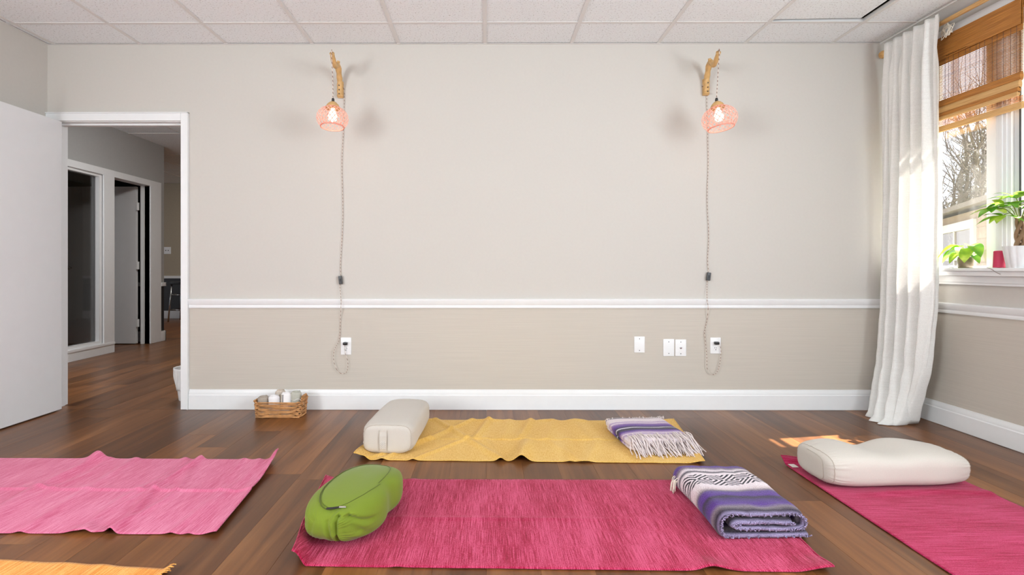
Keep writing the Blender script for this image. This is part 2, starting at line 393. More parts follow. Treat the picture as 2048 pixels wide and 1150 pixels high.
# glazed panel
w2 = bpy.data.objects.new('window_2', None); C.objects.link(w2); struct(w2)
bm = BM((HX-.12, HX+.02, YG0-.06, YG0, .002, 2.15), (HX-.12, HX+.02, YG1, YD0-.002, .002, 2.15), (HX-.12, HX+.02, YG0, YG1, .002, .13), (HX-.12, HX+.02, YG0, YG1, 2.075, 2.15),
        (HX-.09, HX-.005, YG1-.045, YG1, .13, 2.075), (HX-.09, HX-.005, YG0, YG1-.045, 2.045, 2.075), (HX-.09, HX-.005, YG0, YG1-.045, .13, .16), (HX-.02, HX+.028, YG0-.06, YD0-.002, .10, .125))
to_obj('window_frame', bm, M['white'], w2)
def glass_mat(name, tint=(1, 1, 1), refl=.06):
    m, nt, b = new_mat(name); nt.nodes.remove(b)
    out = nt.nodes['Material Output']; t = N(nt, 'ShaderNodeBsdfTransparent'); t.inputs[0].default_value = (*tint, 1)
    gl = N(nt, 'ShaderNodeBsdfGlossy', Roughness=.02); mx = N(nt, 'ShaderNodeMixShader')
    nz = N(nt, 'ShaderNodeTexNoise', Scale=3.0); lw = N(nt, 'ShaderNodeLayerWeight', Blend=.25)
    mm = N(nt, 'ShaderNodeMath', operation='MULTIPLY_ADD'); mm.inputs[1].default_value = .25; mm.inputs[2].default_value = refl*.6
    nt.links.new(lw.outputs['Fresnel'], mm.inputs[0]); nt.links.new(mm.outputs[0], mx.inputs[0])
    nt.links.new(t.outputs[0], mx.inputs[1]); nt.links.new(gl.outputs[0], mx.inputs[2]); nt.links.new(mx.outputs[0], out.inputs[0]); return m
M['glass'] = glass_mat('window glass'); M['glass_dark'] = glass_mat('hall glass', (.66, .66, .66), .06)
to_obj('pane', BM((HX-.055, HX-.049, YG0, YG1-.045, .16, 2.045)), M['glass_dark'], w2)
# hall door with casing and hinges
struct(to_obj('trim_9', BM((HX-.12, HX+.018, YD1, hy(320), .002, 2.15), (HX-.12, HX+.018, YD0, YD1, 2.075, 2.15), (HX-.10, HX-.06, YD1-.03, YD1, .002, 2.075), bev=.003), M['white']))
d2 = bpy.data.objects.new('door_2', None); C.objects.link(d2); struct(d2); d2.location = (HX-.13, YD1-.03, 0)
to_obj('leaf', BM((-.93, -.014, -.02, .02, .012, 2.06), bev=.002), M['door'], d2)
for z in (.28, 1.03, 1.80): to_obj('hinge', BM((-.014, .028, -.022, -.018, z-.05, z+.05), (-.006, .008, -.03, -.02, z-.05, z+.05)), M['plate'], d2)
bm = bmesh.new(); lathe(bm, [(.012, 0), (.012, .03), (.026, .04), (.028, .055), (.018, .066), (.001, .068)], 16); bmesh.ops.rotate(bm, verts=bm.verts, matrix=Matrix.Rotation(PI/2, 3, 'X')); bmesh.ops.translate(bm, verts=bm.verts, vec=(-.86, -.02, 1.0))
to_obj('door_knob', bm, M['chrome'], d2, True)

# ================================================================== WINDOW
wy = lambda px, X: sw(px, 500, X).y
w1 = bpy.data.objects.new('window_1', None); C.objects.link(w1); struct(w1)
XG = XR+.04
ya, yb = wy(1989, XR-.02), wy(2020, XR-.02)      # mullion casing on the room side
bm = BM((XR+.0, XO, WY1-.02, WY1, WZ0, WZ1), (XR, XO, WY0, WY0+.02, WZ0, WZ1), (XR, XO, WY0, WY1, WZ1-.02, WZ1), (XR+.0, XO, yb+.012, ya-.012, WZ0, WZ1-.02))
to_obj('window_frame', bm, M['white'], w1)
bm = bmesh.new()
box(bm, XR-.014, XR, yb, ya, WZ0+.015, WZ1+.0, bev=.002); box(bm, XR-.022, XR-.014, yb+.018, ya-.018, WZ0+.015, WZ1, bev=.002); box(bm, XR-.028, XR-.022, yb+.036, ya-.036, WZ0+.015, WZ1, bev=.002)
to_obj('mullion_casing', bm, M['white'], w1)
bm = BM((XR-.018, XR, WY1, WY1+.07, WZ0, WZ1+.09), (XR-.018, XR, WY0-.07, WY0, WZ0, WZ1+.09), (XR-.018, XR, WY0, WY1, WZ1, WZ1+.09), bev=.003)
to_obj('casing', bm, M['white'], w1)
ysash = wy(1973, XG-.02)
bm = BM((XG-.02, XG+.03, ysash, ysash-.001+.0, WZ0, WZ0+.001))
bm.free()
for (y0, y1, rs, ls) in ((ya-.012, WY1-.02, ysash-(ya-.012), .045), (WY0+.02, yb+.012, .045, .030)):
    f = bmesh.new()
    box(f, XG-.02, XG+.03, y0, y0+rs, WZ0+.012, WZ1-.02); box(f, XG-.02, XG+.03, y1-ls, y1, WZ0+.012, WZ1-.02)
    box(f, XG-.02, XG+.03, y0+rs, y1-ls, WZ0+.012, WZ0+.03); box(f, XG-.02, XG+.03, y0+rs, y1-ls, WZ1-.08, WZ1-.02)
    s = to_obj('sash', f, M['white'], w1)
    to_obj('pane', BM((XG, XG+.005, y0+rs, y1-ls, WZ0+.03, WZ1-.08)), M['glass'], s)
to_obj('gasket', BM((XG-.024, XG-.02, yb+.012-.034, yb+.012-.026, WZ0+.02, WZ1-.03)), M['dark_grey'], w1)
bm = BM((XR-.112, XO-.03, WY0-.09, WY1+.08, WZ0-.002, WZ0+.016), bev=.004)
box(bm, XR-.090, XR, WY0-.07, WY1+.07, WZ0-.030, WZ0-.002, bev=.004); box(bm, XR-.030, XR, WY0-.07, WY1+.07, WZ0-.072, WZ0-.030, bev=.004); box(bm, XR-.026, XR, WY0-.07, WY1+.07, WZ0-.086, WZ0-.072, bev=.003); box(bm, XR-.030, XR-.018, WY0-.07, WY1+.07, WZ0-.016, WZ0-.003, bev=.003)
to_obj('sill', bm, M['white'], w1)
SILL = WZ0+.016

# bamboo blind
def bamboo(name, c0, c1):
    m, nt, b = new_mat(name); oi = coords(nt, (2, 6, 260))
    nz = N(nt, 'ShaderNodeTexNoise', Scale=1.0, Detail=3.0); nt.links.new(oi, nz.inputs['Vector'])
    nt.links.new(ramp(nt, nz.outputs[0], [(.3, lin(*c0)), (.7, lin(*c1))]), b.inputs['Base Color']); b.inputs['Roughness'].default_value = .5
    b.inputs['Transmission Weight'].default_value = 0; return m
M['bam'] = bamboo('bamboo reed', (150, 92, 36), (206, 140, 66)); M['bam_l'] = bamboo('light bamboo', (196, 146, 84), (226, 184, 126))
M['thread'] = simple('brown blind thread', (104, 80, 70), .8, .1)
XBL = XR-.052
BY1, BY0 = -.15, wy(2046, XBL)
zb = lambda py, px=1960: sw(px, py, XBL).z
ZT, ZBOT = 2.441, 1.856
bl = thing('bamboo_blind', 'orange-brown woven bamboo roman blind half lowered over the window', 'blind', (XBL, (BY0+BY1)/2, ZBOT))
oy, oz = (BY0+BY1)/2, ZBOT
rb = random.Random(5)
ymin, ymax = BY0-oy, BY1-oy
to_obj('head_rail', BM((.012, .035, ymin, ymax, ZT-oz-.03, ZT-oz+.012)), M['bam'], bl)
def reeds(z0, z1, pitch, th, skip=0., xo=0, breaks=0):
    bm = bmesh.new(); z = z0
    while z < z1:
        if rb.random() >= skip:
            segs = [(ymin, ymax)]
            if breaks and rb.random() < breaks:
                c = rb.uniform(ymin+.1, ymax-.2); segs = [(ymin, c), (c+rb.uniform(.08, .25), ymax)]
            for a, b in segs:
                t = th*rb.uniform(.8, 1.15)
                if b > a: box(bm, xo-.0015, xo+.0015+rb.uniform(0, .001), a, b, z, z+t)
        z += pitch
    return bm
H1 = ZT-oz
z_open1, z_open0 = 2.275-oz, 2.035-oz
o = to_obj('reed_weave', reeds(z_open1, H1, .0062, .0061, 0, 0, .10), M['bam'], bl); stuff(o)
o = to_obj('open_reed_weave', reeds(z_open0, z_open1, .0082, .0032, .0), M['bam'], bl); stuff(o)
o = to_obj('valance', reeds(2.305-oz, H1, .0066, .0066, 0, -.012, .06), M['bam'], bl); stuff(o)
# solid woven patches between the open bands
bm = bmesh.new()
for (a, b) in ((-.02, .03), (.20, .23)):
    z = z_open0
    while z < z_open1: box(bm, .0022, .0042, ymin+.18+a, ymin+.18+b+.02, z, z+.0055); z += .0082
stuff(to_obj('backing_reeds', bm, M['bam'], bl))
# folded stack at the bottom
for k, (z, dx, hh) in enumerate(((.172, -.006, .05), (.128, -.014, .048), (.098, -.020, .032), (.076, -.024, .026))):
    bm = bmesh.new()
    prof = [(dx+.010*math.cos(a)-.0, z+hh/2*math.sin(a)) for a in [2*PI*i/14 for i in range(14)]]
    prism_y(bm, prof, ymin, ymax); auto(to_obj('fold', bm, M['bam'] if k % 2 == 0 else M['bam_l'], bl), 60)
stuff(to_obj('lower_reed_weave', reeds(.034, .066, .0075, .0030), M['bam'], bl))
auto(to_obj('bottom_rail', BM((-.008, .010, ymin, ymax, 0, .036), bev=.004), M['bam_l'], bl))
yy = ymin+.03; bm = bmesh.new()
while yy < ymax:
    tube(bm, [(-.002, yy, .05), (-.002, yy+rb.uniform(-.004, .004), .3), (-.002, yy, H1)], .0011, 5); yy += rb.uniform(.018, .05)
stuff(to_obj('weaving_thread', bm, M['thread'], bl))
M['white_cord'] = simple('white cotton cord', (238, 230, 214), .8, .03)
bm = bmesh.new(); rc = random.Random(11)
cy_, cz_ = wy(1893, XBL-.05)-oy, sw(1893, 62, XBL-.05).z-oz
pts = []
for k in range(26):
    a = k*2.3; pts.append((-.05+rc.uniform(-.012, .012), cy_+cos(a)*rc.uniform(.015, .05), cz_+sin(a)*rc.uniform(.02, .055)))
tube(bm, spline(pts, 5), .0022, 6); tube(bm, spline([pts[0], (-.03, cy_, H1-.0), (.0, cy_, H1+.0)], 5), .0022, 6)
to_obj('pull_cord', bm, M['white_cord'], bl, True)

# curtain rod
M['wood'] = simple('pale natural wood', (206, 164, 106), .5, .12, 9, stretch=(6, 1, 6), bstr=.1)
XRD, ZRD = 2.768, 2.490
rod = thing('curtain_rod', 'honey wooden curtain rod with ribbed ball finial above the window', 'curtain rod', (XRD, -.06, ZRD))
bm = bmesh.new(); tube(bm, [(0, .0, 0), (0, -1.5, 0)], .014, 14); to_obj('pole', bm, M['bam_l'], rod, True)
bm = bmesh.new()
for k in range(10):
    a = PI*k/10
    tube(bm, [Vector((.024*sin(t)*cos(a), .022+.026*cos(t), .024*sin(t)*sin(a))) for t in [2*PI*i/20 for i in range(21)]], .0035, 6, False)
to_obj('finial', bm, M['bam_l'], rod, True)
for y in (-.10, -1.4):
    bm = bmesh.new(); tube(bm, [(.157, y, 0), (.02, y, 0)], .008, 8); box(bm, .147, .157, y-.025, y+.025, -.035, .035)
    to_obj('bracket', bm, M['white'], rod)

# curtain
def curtain_mat():
    m, nt, b = new_mat('sheer linen'); nt.nodes.remove(b); out = nt.nodes['Material Output']
    d = N(nt, 'ShaderNodeBsdfDiffuse'); t = N(nt, 'ShaderNodeBsdfTranslucent'); tr = N(nt, 'ShaderNodeBsdfTransparent')
    nz = N(nt, 'ShaderNodeTexNoise', Scale=1.0, Detail=3.0); nt.links.new(coords(nt, (500, 500, 140)), nz.inputs['Vector'])
    n2 = N(nt, 'ShaderNodeTexNoise', Scale=1.0, Detail=2.0); nt.links.new(coords(nt, (8, 8, 420)), n2.inputs['Vector'])
    c = ramp(nt, n2.outputs[0], [(.3, lin(243, 241, 237)), (.7, lin(251, 250, 247))])
    nt.links.new(c, d.inputs[0]); nt.links.new(c, t.inputs[0])
    m1 = N(nt, 'ShaderNodeMixShader'); m1.inputs[0].default_value = .17
    m2 = N(nt, 'ShaderNodeMixShader')
    nt.links.new(d.outputs[0], m1.inputs[1]); nt.links.new(t.outputs[0], m1.inputs[2])
    nt.links.new(ramp(nt, nz.outputs[0], [(.35, (.02, .02, .02)), (.70, (.14, .14, .14))]), m2.inputs[0])
    nt.links.new(m1.outputs[0], m2.inputs[1]); nt.links.new(tr.outputs[0], m2.inputs[2]); nt.links.new(m2.outputs[0], out.inputs[0]); return m
M['sheer'] = curtain_mat()
KEYS = [  # z, left xy, right xy, middle bow
    (2.525, (2.720, -.115), (2.720, -.545), (0, 0)), (2.3, (2.722, -.11), (2.725, -.53), (0, 0)), (1.5, (2.740, -.085), (2.755, -.50), (0, 0)), (.75, (2.725, -.09), (2.755, -.47), (0, 0)),
    (.35, (2.69, -.10), (2.742, -.43), (-.01, -.02)), (.15, (2.645, -.115), (2.735, -.37), (-.03, -.05)), (.03, (2.60, -.15), (2.745, -.33), (-.07, -.09)), (.004, (2.575, -.16), (2.755, -.31), (-.12, -.12))]
def kz(z):
    for i in range(len(KEYS)-1):
        a, b = KEYS[i], KEYS[i+1]
        if a[0] >= z >= b[0]:
            t = (a[0]-z)/(a[0]-b[0]); l = lambda p, q: (p[0]+(q[0]-p[0])*t, p[1]+(q[1]-p[1])*t)
            return l(a[1], b[1]), l(a[2], b[2]), l(a[3], b[3])
    return KEYS[-1][1:]
def cf(u, v):
    z = 2.525-(2.525-.004)*v; L, R, m = kz(z)
    x = L[0]+(R[0]-L[0])*u; y = L[1]+(R[1]-L[1])*u
    w = math.sin(PI*u); x += m[0]*w; y += m[1]*w
    amp = .012+.020*sm(0, .12, v)
    top = 1-sm(0.02, .10, v)
    ph = 2*PI*(5.2*u+.25*sin(2.2*v+u*3))
    s = sin(ph)+.35*sin(2.1*ph+1.3*v*4)
    d = amp*s*(.5+.5*sm(0, .06, u)*sm(1.0, .94, u))
    pinch = top*.030*(abs(sin(ph/2))-.5)
    rip = .003*noise.noise(Vector((u*9, v*30, 1)))*(1+3*sm(.7, 1, v))
    x -= d+pinch-rip; y += .010*cos(ph)*amp/.03
    if v > .96: z += .006*max(0, noise.noise(Vector((u*14, v*20, 3))))*(1-v)/.04*2
    return (x-2.72, y+.28, max(.004, z))
bm = bmesh.new(); grid(bm, 180, 90, cf)
cur = to_obj('curtain', bm, M['sheer'], None, True, (2.72, -.28, 0)); modifier_solid(cur, .0008, 0)
tag(cur, 'white sheer linen curtain hanging in the corner and pooling on the floor', 'curtain')
# side hem as part
bm = bmesh.new()
hp = [Vector(cf(1, v/40)) for v in range(41)]
for a, b in zip(hp[:-1], hp[1:]):
    q = [bm.verts.new(p) for p in (a+Vector((-.003, -.001, 0)), a+Vector((-.003, .02, 0)), b+Vector((-.003, .02, 0)), b+Vector((-.003, -.001, 0)))]; bm.faces.new(q)
bmesh.ops.remove_doubles(bm, verts=bm.verts, dist=1e-5); to_obj('side_hem', bm, M['sheer'], cur, True)

# ================================================================== MATS
def weave_mat(name, cols, warp=(260, 7), speck=.5, bstr=.5):
    m, nt, b = new_mat(name)
    n1 = N(nt, 'ShaderNodeTexNoise', Scale=1.0, Detail=4.0, Roughness=.65); nt.links.new(coords(nt, (warp[0], warp[1], 1)), n1.inputs['Vector'])
    n2 = N(nt, 'ShaderNodeTexNoise', Scale=1.0, Detail=2.0); nt.links.new(coords(nt, (9, 2.0, 1)), n2.inputs['Vector'])
    n3 = N(nt, 'ShaderNodeTexNoise', Scale=420.0, Detail=2.0); nt.links.new(coords(nt), n3.inputs['Vector'])
    ad = N(nt, 'ShaderNodeMath', operation='MULTIPLY_ADD'); ad.inputs[1].default_value = .35; nt.links.new(n2.outputs[0], ad.inputs[0]); nt.links.new(n1.outputs[0], ad.inputs[2])
    a2 = N(nt, 'ShaderNodeMath', operation='MULTIPLY_ADD'); a2.inputs[1].default_value = speck; nt.links.new(n3.outputs[0], a2.inputs[0]); nt.links.new(ad.outputs[0], a2.inputs[2])
    k = .175+speck*.5
    nt.links.new(ramp(nt, a2.outputs[0], [(k+.30, lin(*cols[0])), (k+.48, lin(*cols[1])), (k+.68, lin(*cols[2]))]), b.inputs['Base Color'])
    b.inputs['Roughness'].default_value = .95; b.inputs['Specular IOR Level'].default_value = .1; b.inputs['Sheen Weight'].default_value = .12
    bump(nt, b, a2.outputs[0], bstr, .003); return m
M['rasp'] = weave_mat('raspberry cotton weave', ((132, 12, 42), (168, 26, 66), (206, 80, 116)), (420, 9))
M['rasp2'] = weave_mat('rose red cotton weave', ((142, 14, 50), (168, 26, 72), (190, 60, 102)), (300, 6), .5)
M['pink'] = weave_mat('pink cotton weave', ((196, 82, 118), (210, 106, 140), (224, 134, 164)), (260, 10), .4, .3)
M['yellow'] = weave_mat('yellow cotton weave', ((208, 158, 72), (222, 176, 92), (230, 192, 114)), (200, 40), .3, .25)
M['orange'] = weave_mat('orange cotton weave', ((206, 118, 36), (228, 150, 62), (238, 178, 100)), (220, 8), .4, .4)
def mat(name, label, c00, c10, c11, c01, zf, material, off=None, nu=150, nv=64, cat='yoga mat'):
    c00, c10, c11, c01 = [Vector((p[0], p[1], 0)) for p in (c00, c10, c11, c01)]
    ctr = (c00+c10+c11+c01)/4; ax = ((c10+c11)-(c00+c01)).normalized(); rz = math.atan2(ax.y, ax.x)
    inv = Matrix.Rotation(-rz, 4, 'Z')
    def fn(u, v):
        p = c00*(1-u)*(1-v)+c10*u*(1-v)+c11*u*v+c01*(1-u)*v
        if off: p = p+Vector((*off(u, v), 0))
        p = inv @ (p-ctr); p.z = .0015+max(0, zf(u, v)); return p
    bm = bmesh.new(); grid(bm, nu, nv, fn)
    o = to_obj(name, bm, material, None, True, ctr); o.rotation_euler = (0, 0, rz); modifier_solid(o, .0035, 1)
    # make sure the solidify grows upward
    if o.data.polygons[0].normal.z < 0: o.data.flip_normals()
    tag(o, label, cat)
    for uu in (0, 1):
        hb = bmesh.new(); pts = [fn(uu, j/40)+Vector((0, 0, .003)) for j in range(41)]; tube(hb, pts, .0034, 6)
        to_obj('hem', hb, material, o, True)
    o['fn'] = 0; del o['fn']
    return o, fn
def wr(u, v, a): return a*noise.noise(Vector((u*7, v*3, 2.3)))
# raspberry mat (middle front)
c00, c10, c11, c01 = fl(568, 1134), fl(1668, 1147), fl(1482, 962), fl(652, 960)
def z_r(u, v):
    curl = .05*(1-sm(0, .035, u))*(.35+.65*(1-sm(.0, .5, v)))
    z = .0035*gs(u, .78-.05*v, .018)*1.6*(1-v) + .012*gs(u, .79, .03)*(1-sm(0, .12, v)) + .004*gs(v, .47, .012)*gs(u, .35, .3) + .003*gs(u, .21, .012)
    z += .018*sm(.93, 1, u)*(1-sm(0, .15, v)) + .022*sm(.93, 1, u)*sm(.85, 1, v) + .002*noise.noise(Vector((u*9, v*5, 0)))*.6 + .001
    return z+curl
def off_r(u, v): return ((.028*(1-sm(0, .06, u))*(1-sm(0, .45, v))), .012*sin(PI*v)*0)
mr, fn_r = mat('yoga_mat', 'raspberry woven cotton mat under the green bolster', c00, c10, c11, c01, z_r, M['rasp'], off_r)
# folded flap at its near left corner
# yellow mat
c00, c10, c11, c01 = fl(708, 921), fl(1409, 928), fl(1347, 843), fl(772, 841)
def z_y(u, v):
    z = .001
    for (uc, s, a, w, side) in ((.19, .22, .007, .012, 0), (.30, -.25, .008, .012, 0), (.335, .05, .011, .010, 1), (.42, .02, .005, .014, 1), (.475, .06, .010, .012, 1), (.31, .28, .006, .010, -1), (.20, .34, .006, .010, -1), (.36, -.12, .005, .012, -1), (.56, .05, .005, .015, 1), (.62, .0, .004, .012, -1), (.68, -.06, .006, .018, 1), (.72, .10, .004, .016, -1), (.55, -.2, .003, .014, -1)):
        a *= 1.5; d = u-(uc+s*(v-.5)*(1 if s else 0))
        m_ = 1 if side == 0 else (sm(.42, .55, v) if side == 1 else 1-sm(.45, .58, v))
        z += a*math.exp(-(d/w)**2)*m_
    z += .034*math.exp(-((u-.482-.03*v)/.020)**2)*(1-sm(.15, .62, v)) + .006*math.exp(-((v-.47)/.010)**2)
    z += .035*(1-sm(0, .05, u))*(1-sm(0, .45, v)) + .012*sm(.95, 1, u)
    z += .010*sm(.93, 1, v)*max(0, sin(u*40+2*sin(u*9)))*.8
    return z + .0015*noise.noise(Vector((u*16, v*6, 5)))
my, fn_y = mat('yoga_mat', 'creased yellow cotton mat nearest the back wall', c00, c10, c11, c01, z_y, M['yellow'], None, 260, 100)
# pink mat on the left
c10, c11 = fl(432, 1071), fl(556, 921)
c00, c01 = Vector((c10.x-1.86, c10.y+.015, 0)), Vector((c11.x-1.86, c11.y+.02, 0))
def z_p(u, v):
    z = .001
    for (uc, s, a, w) in ((.52, .02, .004, .01), (.60, .0, .006, .012), (.487, .008, .016, .018), (.73, .02, .005, .01), (.775, -.012, .011, .009), (.80, .02, .006, .008), (.915, -.01, .005, .010), (.945, .01, .004, .008), (.75, .03, .003, .01)):
        z += a*math.exp(-((u-uc-s*sin(6*v+uc*30)-.0*(v-.5))/w)**2)
    z += .016*gs(u, .487, .025)*sm(.86, 1, v)
    z *= 1.35
    z += .008*gs(v, .50-.02*(u-.7), .012) + .005*gs(v, .53, .03)*max(0, sin(u*90))*.6
    z += .030*sm(.975, 1, u)*sm(.6, 1, v)+.012*sm(.965, 1, u) + .014*gs(u, 1, .02)*sm(.9, 1, v)
    z += .012*gs(u, .715, .022)*(1-sm(0, .1, v)) + .008*gs(u, .765, .02)*(1-sm(0, .08, v))
    return z+.0012*noise.noise(Vector((u*14, v*5, 8)))
mp_, fn_p = mat('yoga_mat', 'pale pink creased cotton mat on the left, before the doorway', c00, c10, c11, c01, z_p, M['pink'], None, 260, 110)
# orange mat corner (bottom left)
c11, c01 = fl(342, 1141), fl(0, 1122); d = (c11-c01).normalized(); c01 = c11-d*1.83
nrm = Vector((-d.y, d.x, 0)); c10, c00 = c11-nrm*.72, c01-nrm*.72
def z_o(u, v): return .001+.012*sm(.985, 1, u)+.004*gs(u, .87, .02)+.003*gs(u, .80, .03)+.0015*noise.noise(Vector((u*14, v*5, 9)))
mo, fn_o = mat('yoga_mat', 'orange fringed cotton mat cut by the lower left picture edge', c00, c10, c11, c01, z_o, M['orange'])
bm = bmesh.new(); rf = random.Random(9)
for j in range(90):
    v = j/89; p = fn_o(1, v)+Vector((0, 0, .004)); q = p+Vector((.014+rf.uniform(0, .008), rf.uniform(-.004, .004), rf.uniform(-.002, .006)))
    tube(bm, [p-Vector((.004, 0, 0)), (p+q)/2+Vector((0, 0, .002)), q], .0016, 5)
stuff(to_obj('fringe', bm, M['orange'], mo, True))
# rose mat on the right, running towards the camera
xl, xr_ = fl(1675, 1000).x, fl(2009, 1000).x
yf = fl(1588, 925).y
def z_q(u, v):   # u along length (0 near, 1 far), v 0 = right.. 1 = left
    z = .001+.006*gs(u, .80+.01*sin(v*5), .014)*sm(.95, .6, v)+.004*gs(u, .55, .01)*(1-sm(.1, .5, v)) + .03*sm(.975, 1, u)*sm(.7, 1, v) + .0015*noise.noise(Vector((u*14, v*5, 12)))
    return z
mq, fn_q = mat('yoga_mat', 'rose red cotton mat at the right, under the long cream bolster', (xr_, yf-1.84), (xr_, yf), (xl, yf), (xl, yf-1.84), z_q, M['rasp2'])
M['tag'] = simple('white woven tag', (236, 232, 226), .8, .02)
p = fn_q(.965, .985)
bm = bmesh.new(); box(bm, p.x-.02, p.x+.02, p.y-.03, p.y+.0, p.z+.005, p.z+.0065); to_obj('care_tag', bm, M['tag'], mq)

# ================================================================== BOLSTERS
def cloth(name, col, bstr=.15, var=.03, fine=300):
    m, nt, b = new_mat(name)
    n1 = N(nt, 'ShaderNodeTexNoise', Scale=fine, Detail=3.0); nt.links.new(coords(nt), n1.inputs['Vector'])
    c = lin(*col)
    nt.links.new(ramp(nt, n1.outputs[0], [(.3, tuple(x*(1-var) for x in c[:3])), (.7, tuple(min(1, x*(1+var)) for x in c[:3]))]), b.inputs['Base Color'])
    b.inputs['Roughness'].default_value = .85; b.inputs['Specular IOR Level'].default_value = .2; b.inputs['Sheen Weight'].default_value = .15
    bump(nt, b, n1.outputs[0], bstr, .0008); return m
M['cream'] = cloth('cream cotton', (200, 192, 182)); M['cream_seam'] = cloth('cream seam', (184, 172, 158))
M['green'] = cloth('green cotton', (114, 131, 36)); M['green_seam'] = cloth('dark green seam', (86, 96, 30))
def spow(c, e): return math.copysign(abs(c)**e, c)
def bolster_fn(L, Wd, Ht, pe=7, se=.45, wf=None, zf=None, seed=0, wrk=.004):
    def fn(t, a):           # t in [-1,1] along local y ; a angle
        s = max(0, 1-abs(t)**pe)**(1/pe)
        x = spow(cos(a), se)*Wd/2*s; z = spow(sin(a), se)*Ht/2*s
        k = wf(t, a) if wf else 1
        x *= k
        y = t*L/2
        # puckers at the end seams
        e = gs(abs(t), .88, .10); pk = e*wrk*sin(a*34+seed)*.6*(.5+.5*noise.noise(Vector((cos(a)*3, sin(a)*3, seed+t))))
        nn = noise.noise(Vector((x*9, y*7, z*9+seed)))*.004
        r = Vector((x, 0, z)); r = r*(1+(pk+nn)/max(.02, r.length)) if r.length > 1e-6 else r
        z2 = r.z
        if zf: z2 = zf(t, x, z2)
        return Vector((r.x, y, max(0, z2+Ht/2)))
    return fn
def bolster_mesh(fn, nt_=60, na=96):
    bm = bmesh.new(); rings = []
    for i in range(nt_+1):
        q = -1+2*i/nt_; t = math.copysign(1-(1-abs(q))**2.2, q)*.9995
        rings.append([bm.verts.new(fn(t, 2*PI*k/na)) for k in range(na)])
    for i in range(nt_):
        for k in range(na): bm.faces.new((rings[i][k], rings[i][(k+1) % na], rings[i+1][(k+1) % na], rings[i+1][k]))
    bm.faces.new(rings[0][::-1]); bm.faces.new(rings[-1]); return bm
MATZ = .0055
# cream bolster on the yellow mat
n0, n1_ = fl(775, 908), fl(813, 822, .07)
b1l = .60
b1 = thing('bolster', 'cream rectangular bolster with carry handle on the yellow mat', 'bolster', (-.515, -.60, MATZ), math.radians(-3))
f1 = bolster_fn(b1l, .285, .165, 9, .50, None, lambda t, x, z: z-.010*(t > 0)*t*t if z > 0 else z, 3, .005)
to_obj('body', bolster_mesh(f1), M['cream'], b1, True)
for s in (-1, 1):
    bm = bmesh.new(); tube(bm, [f1(s*.955, 2*PI*k/72)*1.0+Vector((0, s*.0, 0)) for k in range(73)], .0022, 6, False)
    to_obj('seam', bm, M['cream_seam'], b1, True)
def endstrap(f, s, xs_, wdt, up, th=.003):
    bm = bmesh.new(); rows = []
    H_ = .165
    for (y, z) in up:
        rows.append([bm.verts.new((x, y+s*0, z)) for x in (xs_-wdt/2, xs_+wdt/2)])
    for a, b in zip(rows[:-1], rows[1:]): bm.faces.new((a[0], a[1], b[1], b[0]))
    return bm
y_end = -b1l/2
bm = endstrap(f1, -1, -.02, .042, [(y_end+.055, .151), (y_end+.025, .146), (y_end+.003, .128), (y_end-.0035, .10), (y_end-.0035, .06), (y_end+.0, .03), (y_end+.012, .012)])
o = to_obj('handle', bm, M['cream'], b1); modifier_solid(o, .003, 0)
for dx in (-.021, .021):
    bm = bmesh.new(); tube(bm, spline([(-.02+dx, y_end+.05, .153), (-.02+dx, y_end+.022, .149), (-.02+dx, y_end-.001, .128), (-.02+dx, y_end-.0055, .10), (-.02+dx, y_end-.0055, .06), (-.02+dx, y_end-.002, .03), (-.02+dx, y_end+.010, .012)], 4), .0010, 5)
    to_obj('handle_edge', bm, M['cream_seam'], b1, True)
bm = bmesh.new()
for r_ in range(4):                      # embroidered zigzag mark on the handle
    z = .036+r_*.010
    tube(bm, [(-.02-.012+.006*i, y_end-.006, z+(.007 if i % 2 else 0)) for i in range(5)], .0009, 4)
to_obj('embroidered_mark', bm, M['plate'], b1)
# green bolster
gl_ = .50
g0 = thing('bolster', 'lime green zipped bolster on the left of the raspberry mat', 'bolster', (-.506, -1.600, MATZ), math.radians(-17))
def wf_g(t, a):
    k = 1.0+.06*gs(t, -.35, .4)-.10*sm(.2, 1, t)
    if cos(a) > 0: k -= .13*gs(t, .12, .22)
    return k
fg0 = bolster_fn(gl_, .278, .160, 2.6, .62, wf_g, lambda t, x, z: z+(.006*gs(t, .2, .5) if z > 0 else 0), 9, .003)
FOLDS = [  # near end creases: start and end in (x, z) as seen from the front, depth, width
    ((.028, .118), (.034, .004), .012, .006), ((.030, .050), (.052, .006), .008, .006), ((-.004, .105), (.022, .016), .006, .008), ((.060, .120), (.110, .085), .009, .007),
    ((.062, .112), (.085, .060), .006, .008), ((.03, .122), (.060, .118), .006, .005), ((-.06, .100), (-.075, .05), .003, .010), ((.075, .112), (.10, .045), .005, .008)]
def fg(t, a):
    p = fg0(t, a)
    if p.y < -.04 and p.z > .002:
        d = 0
        for (x0, z0), (x1, z1), dep, w in FOLDS:
            x0 += .022; x1 += .022
            vx, vz = x1-x0, z1-z0; q = max(0, min(1, ((p.x-x0)*vx+(p.z-z0)*vz)/(vx*vx+vz*vz)))
            dd = math.hypot(p.x-x0-vx*q, p.z-z0-vz*q)
            d += dep*(math.exp(-(dd/w)**2)-.35*math.exp(-((dd-2.0*w)/(1.2*w))**2))
        nrm = Vector((p.x*.6, p.y, (p.z-.08))).normalized()
        p = p-nrm*d*sm(-.04, -.14, p.y); p.z = max(0, p.z)
    return p
to_obj('body', bolster_mesh(fg, 150, 260), M['green'], g0, True)
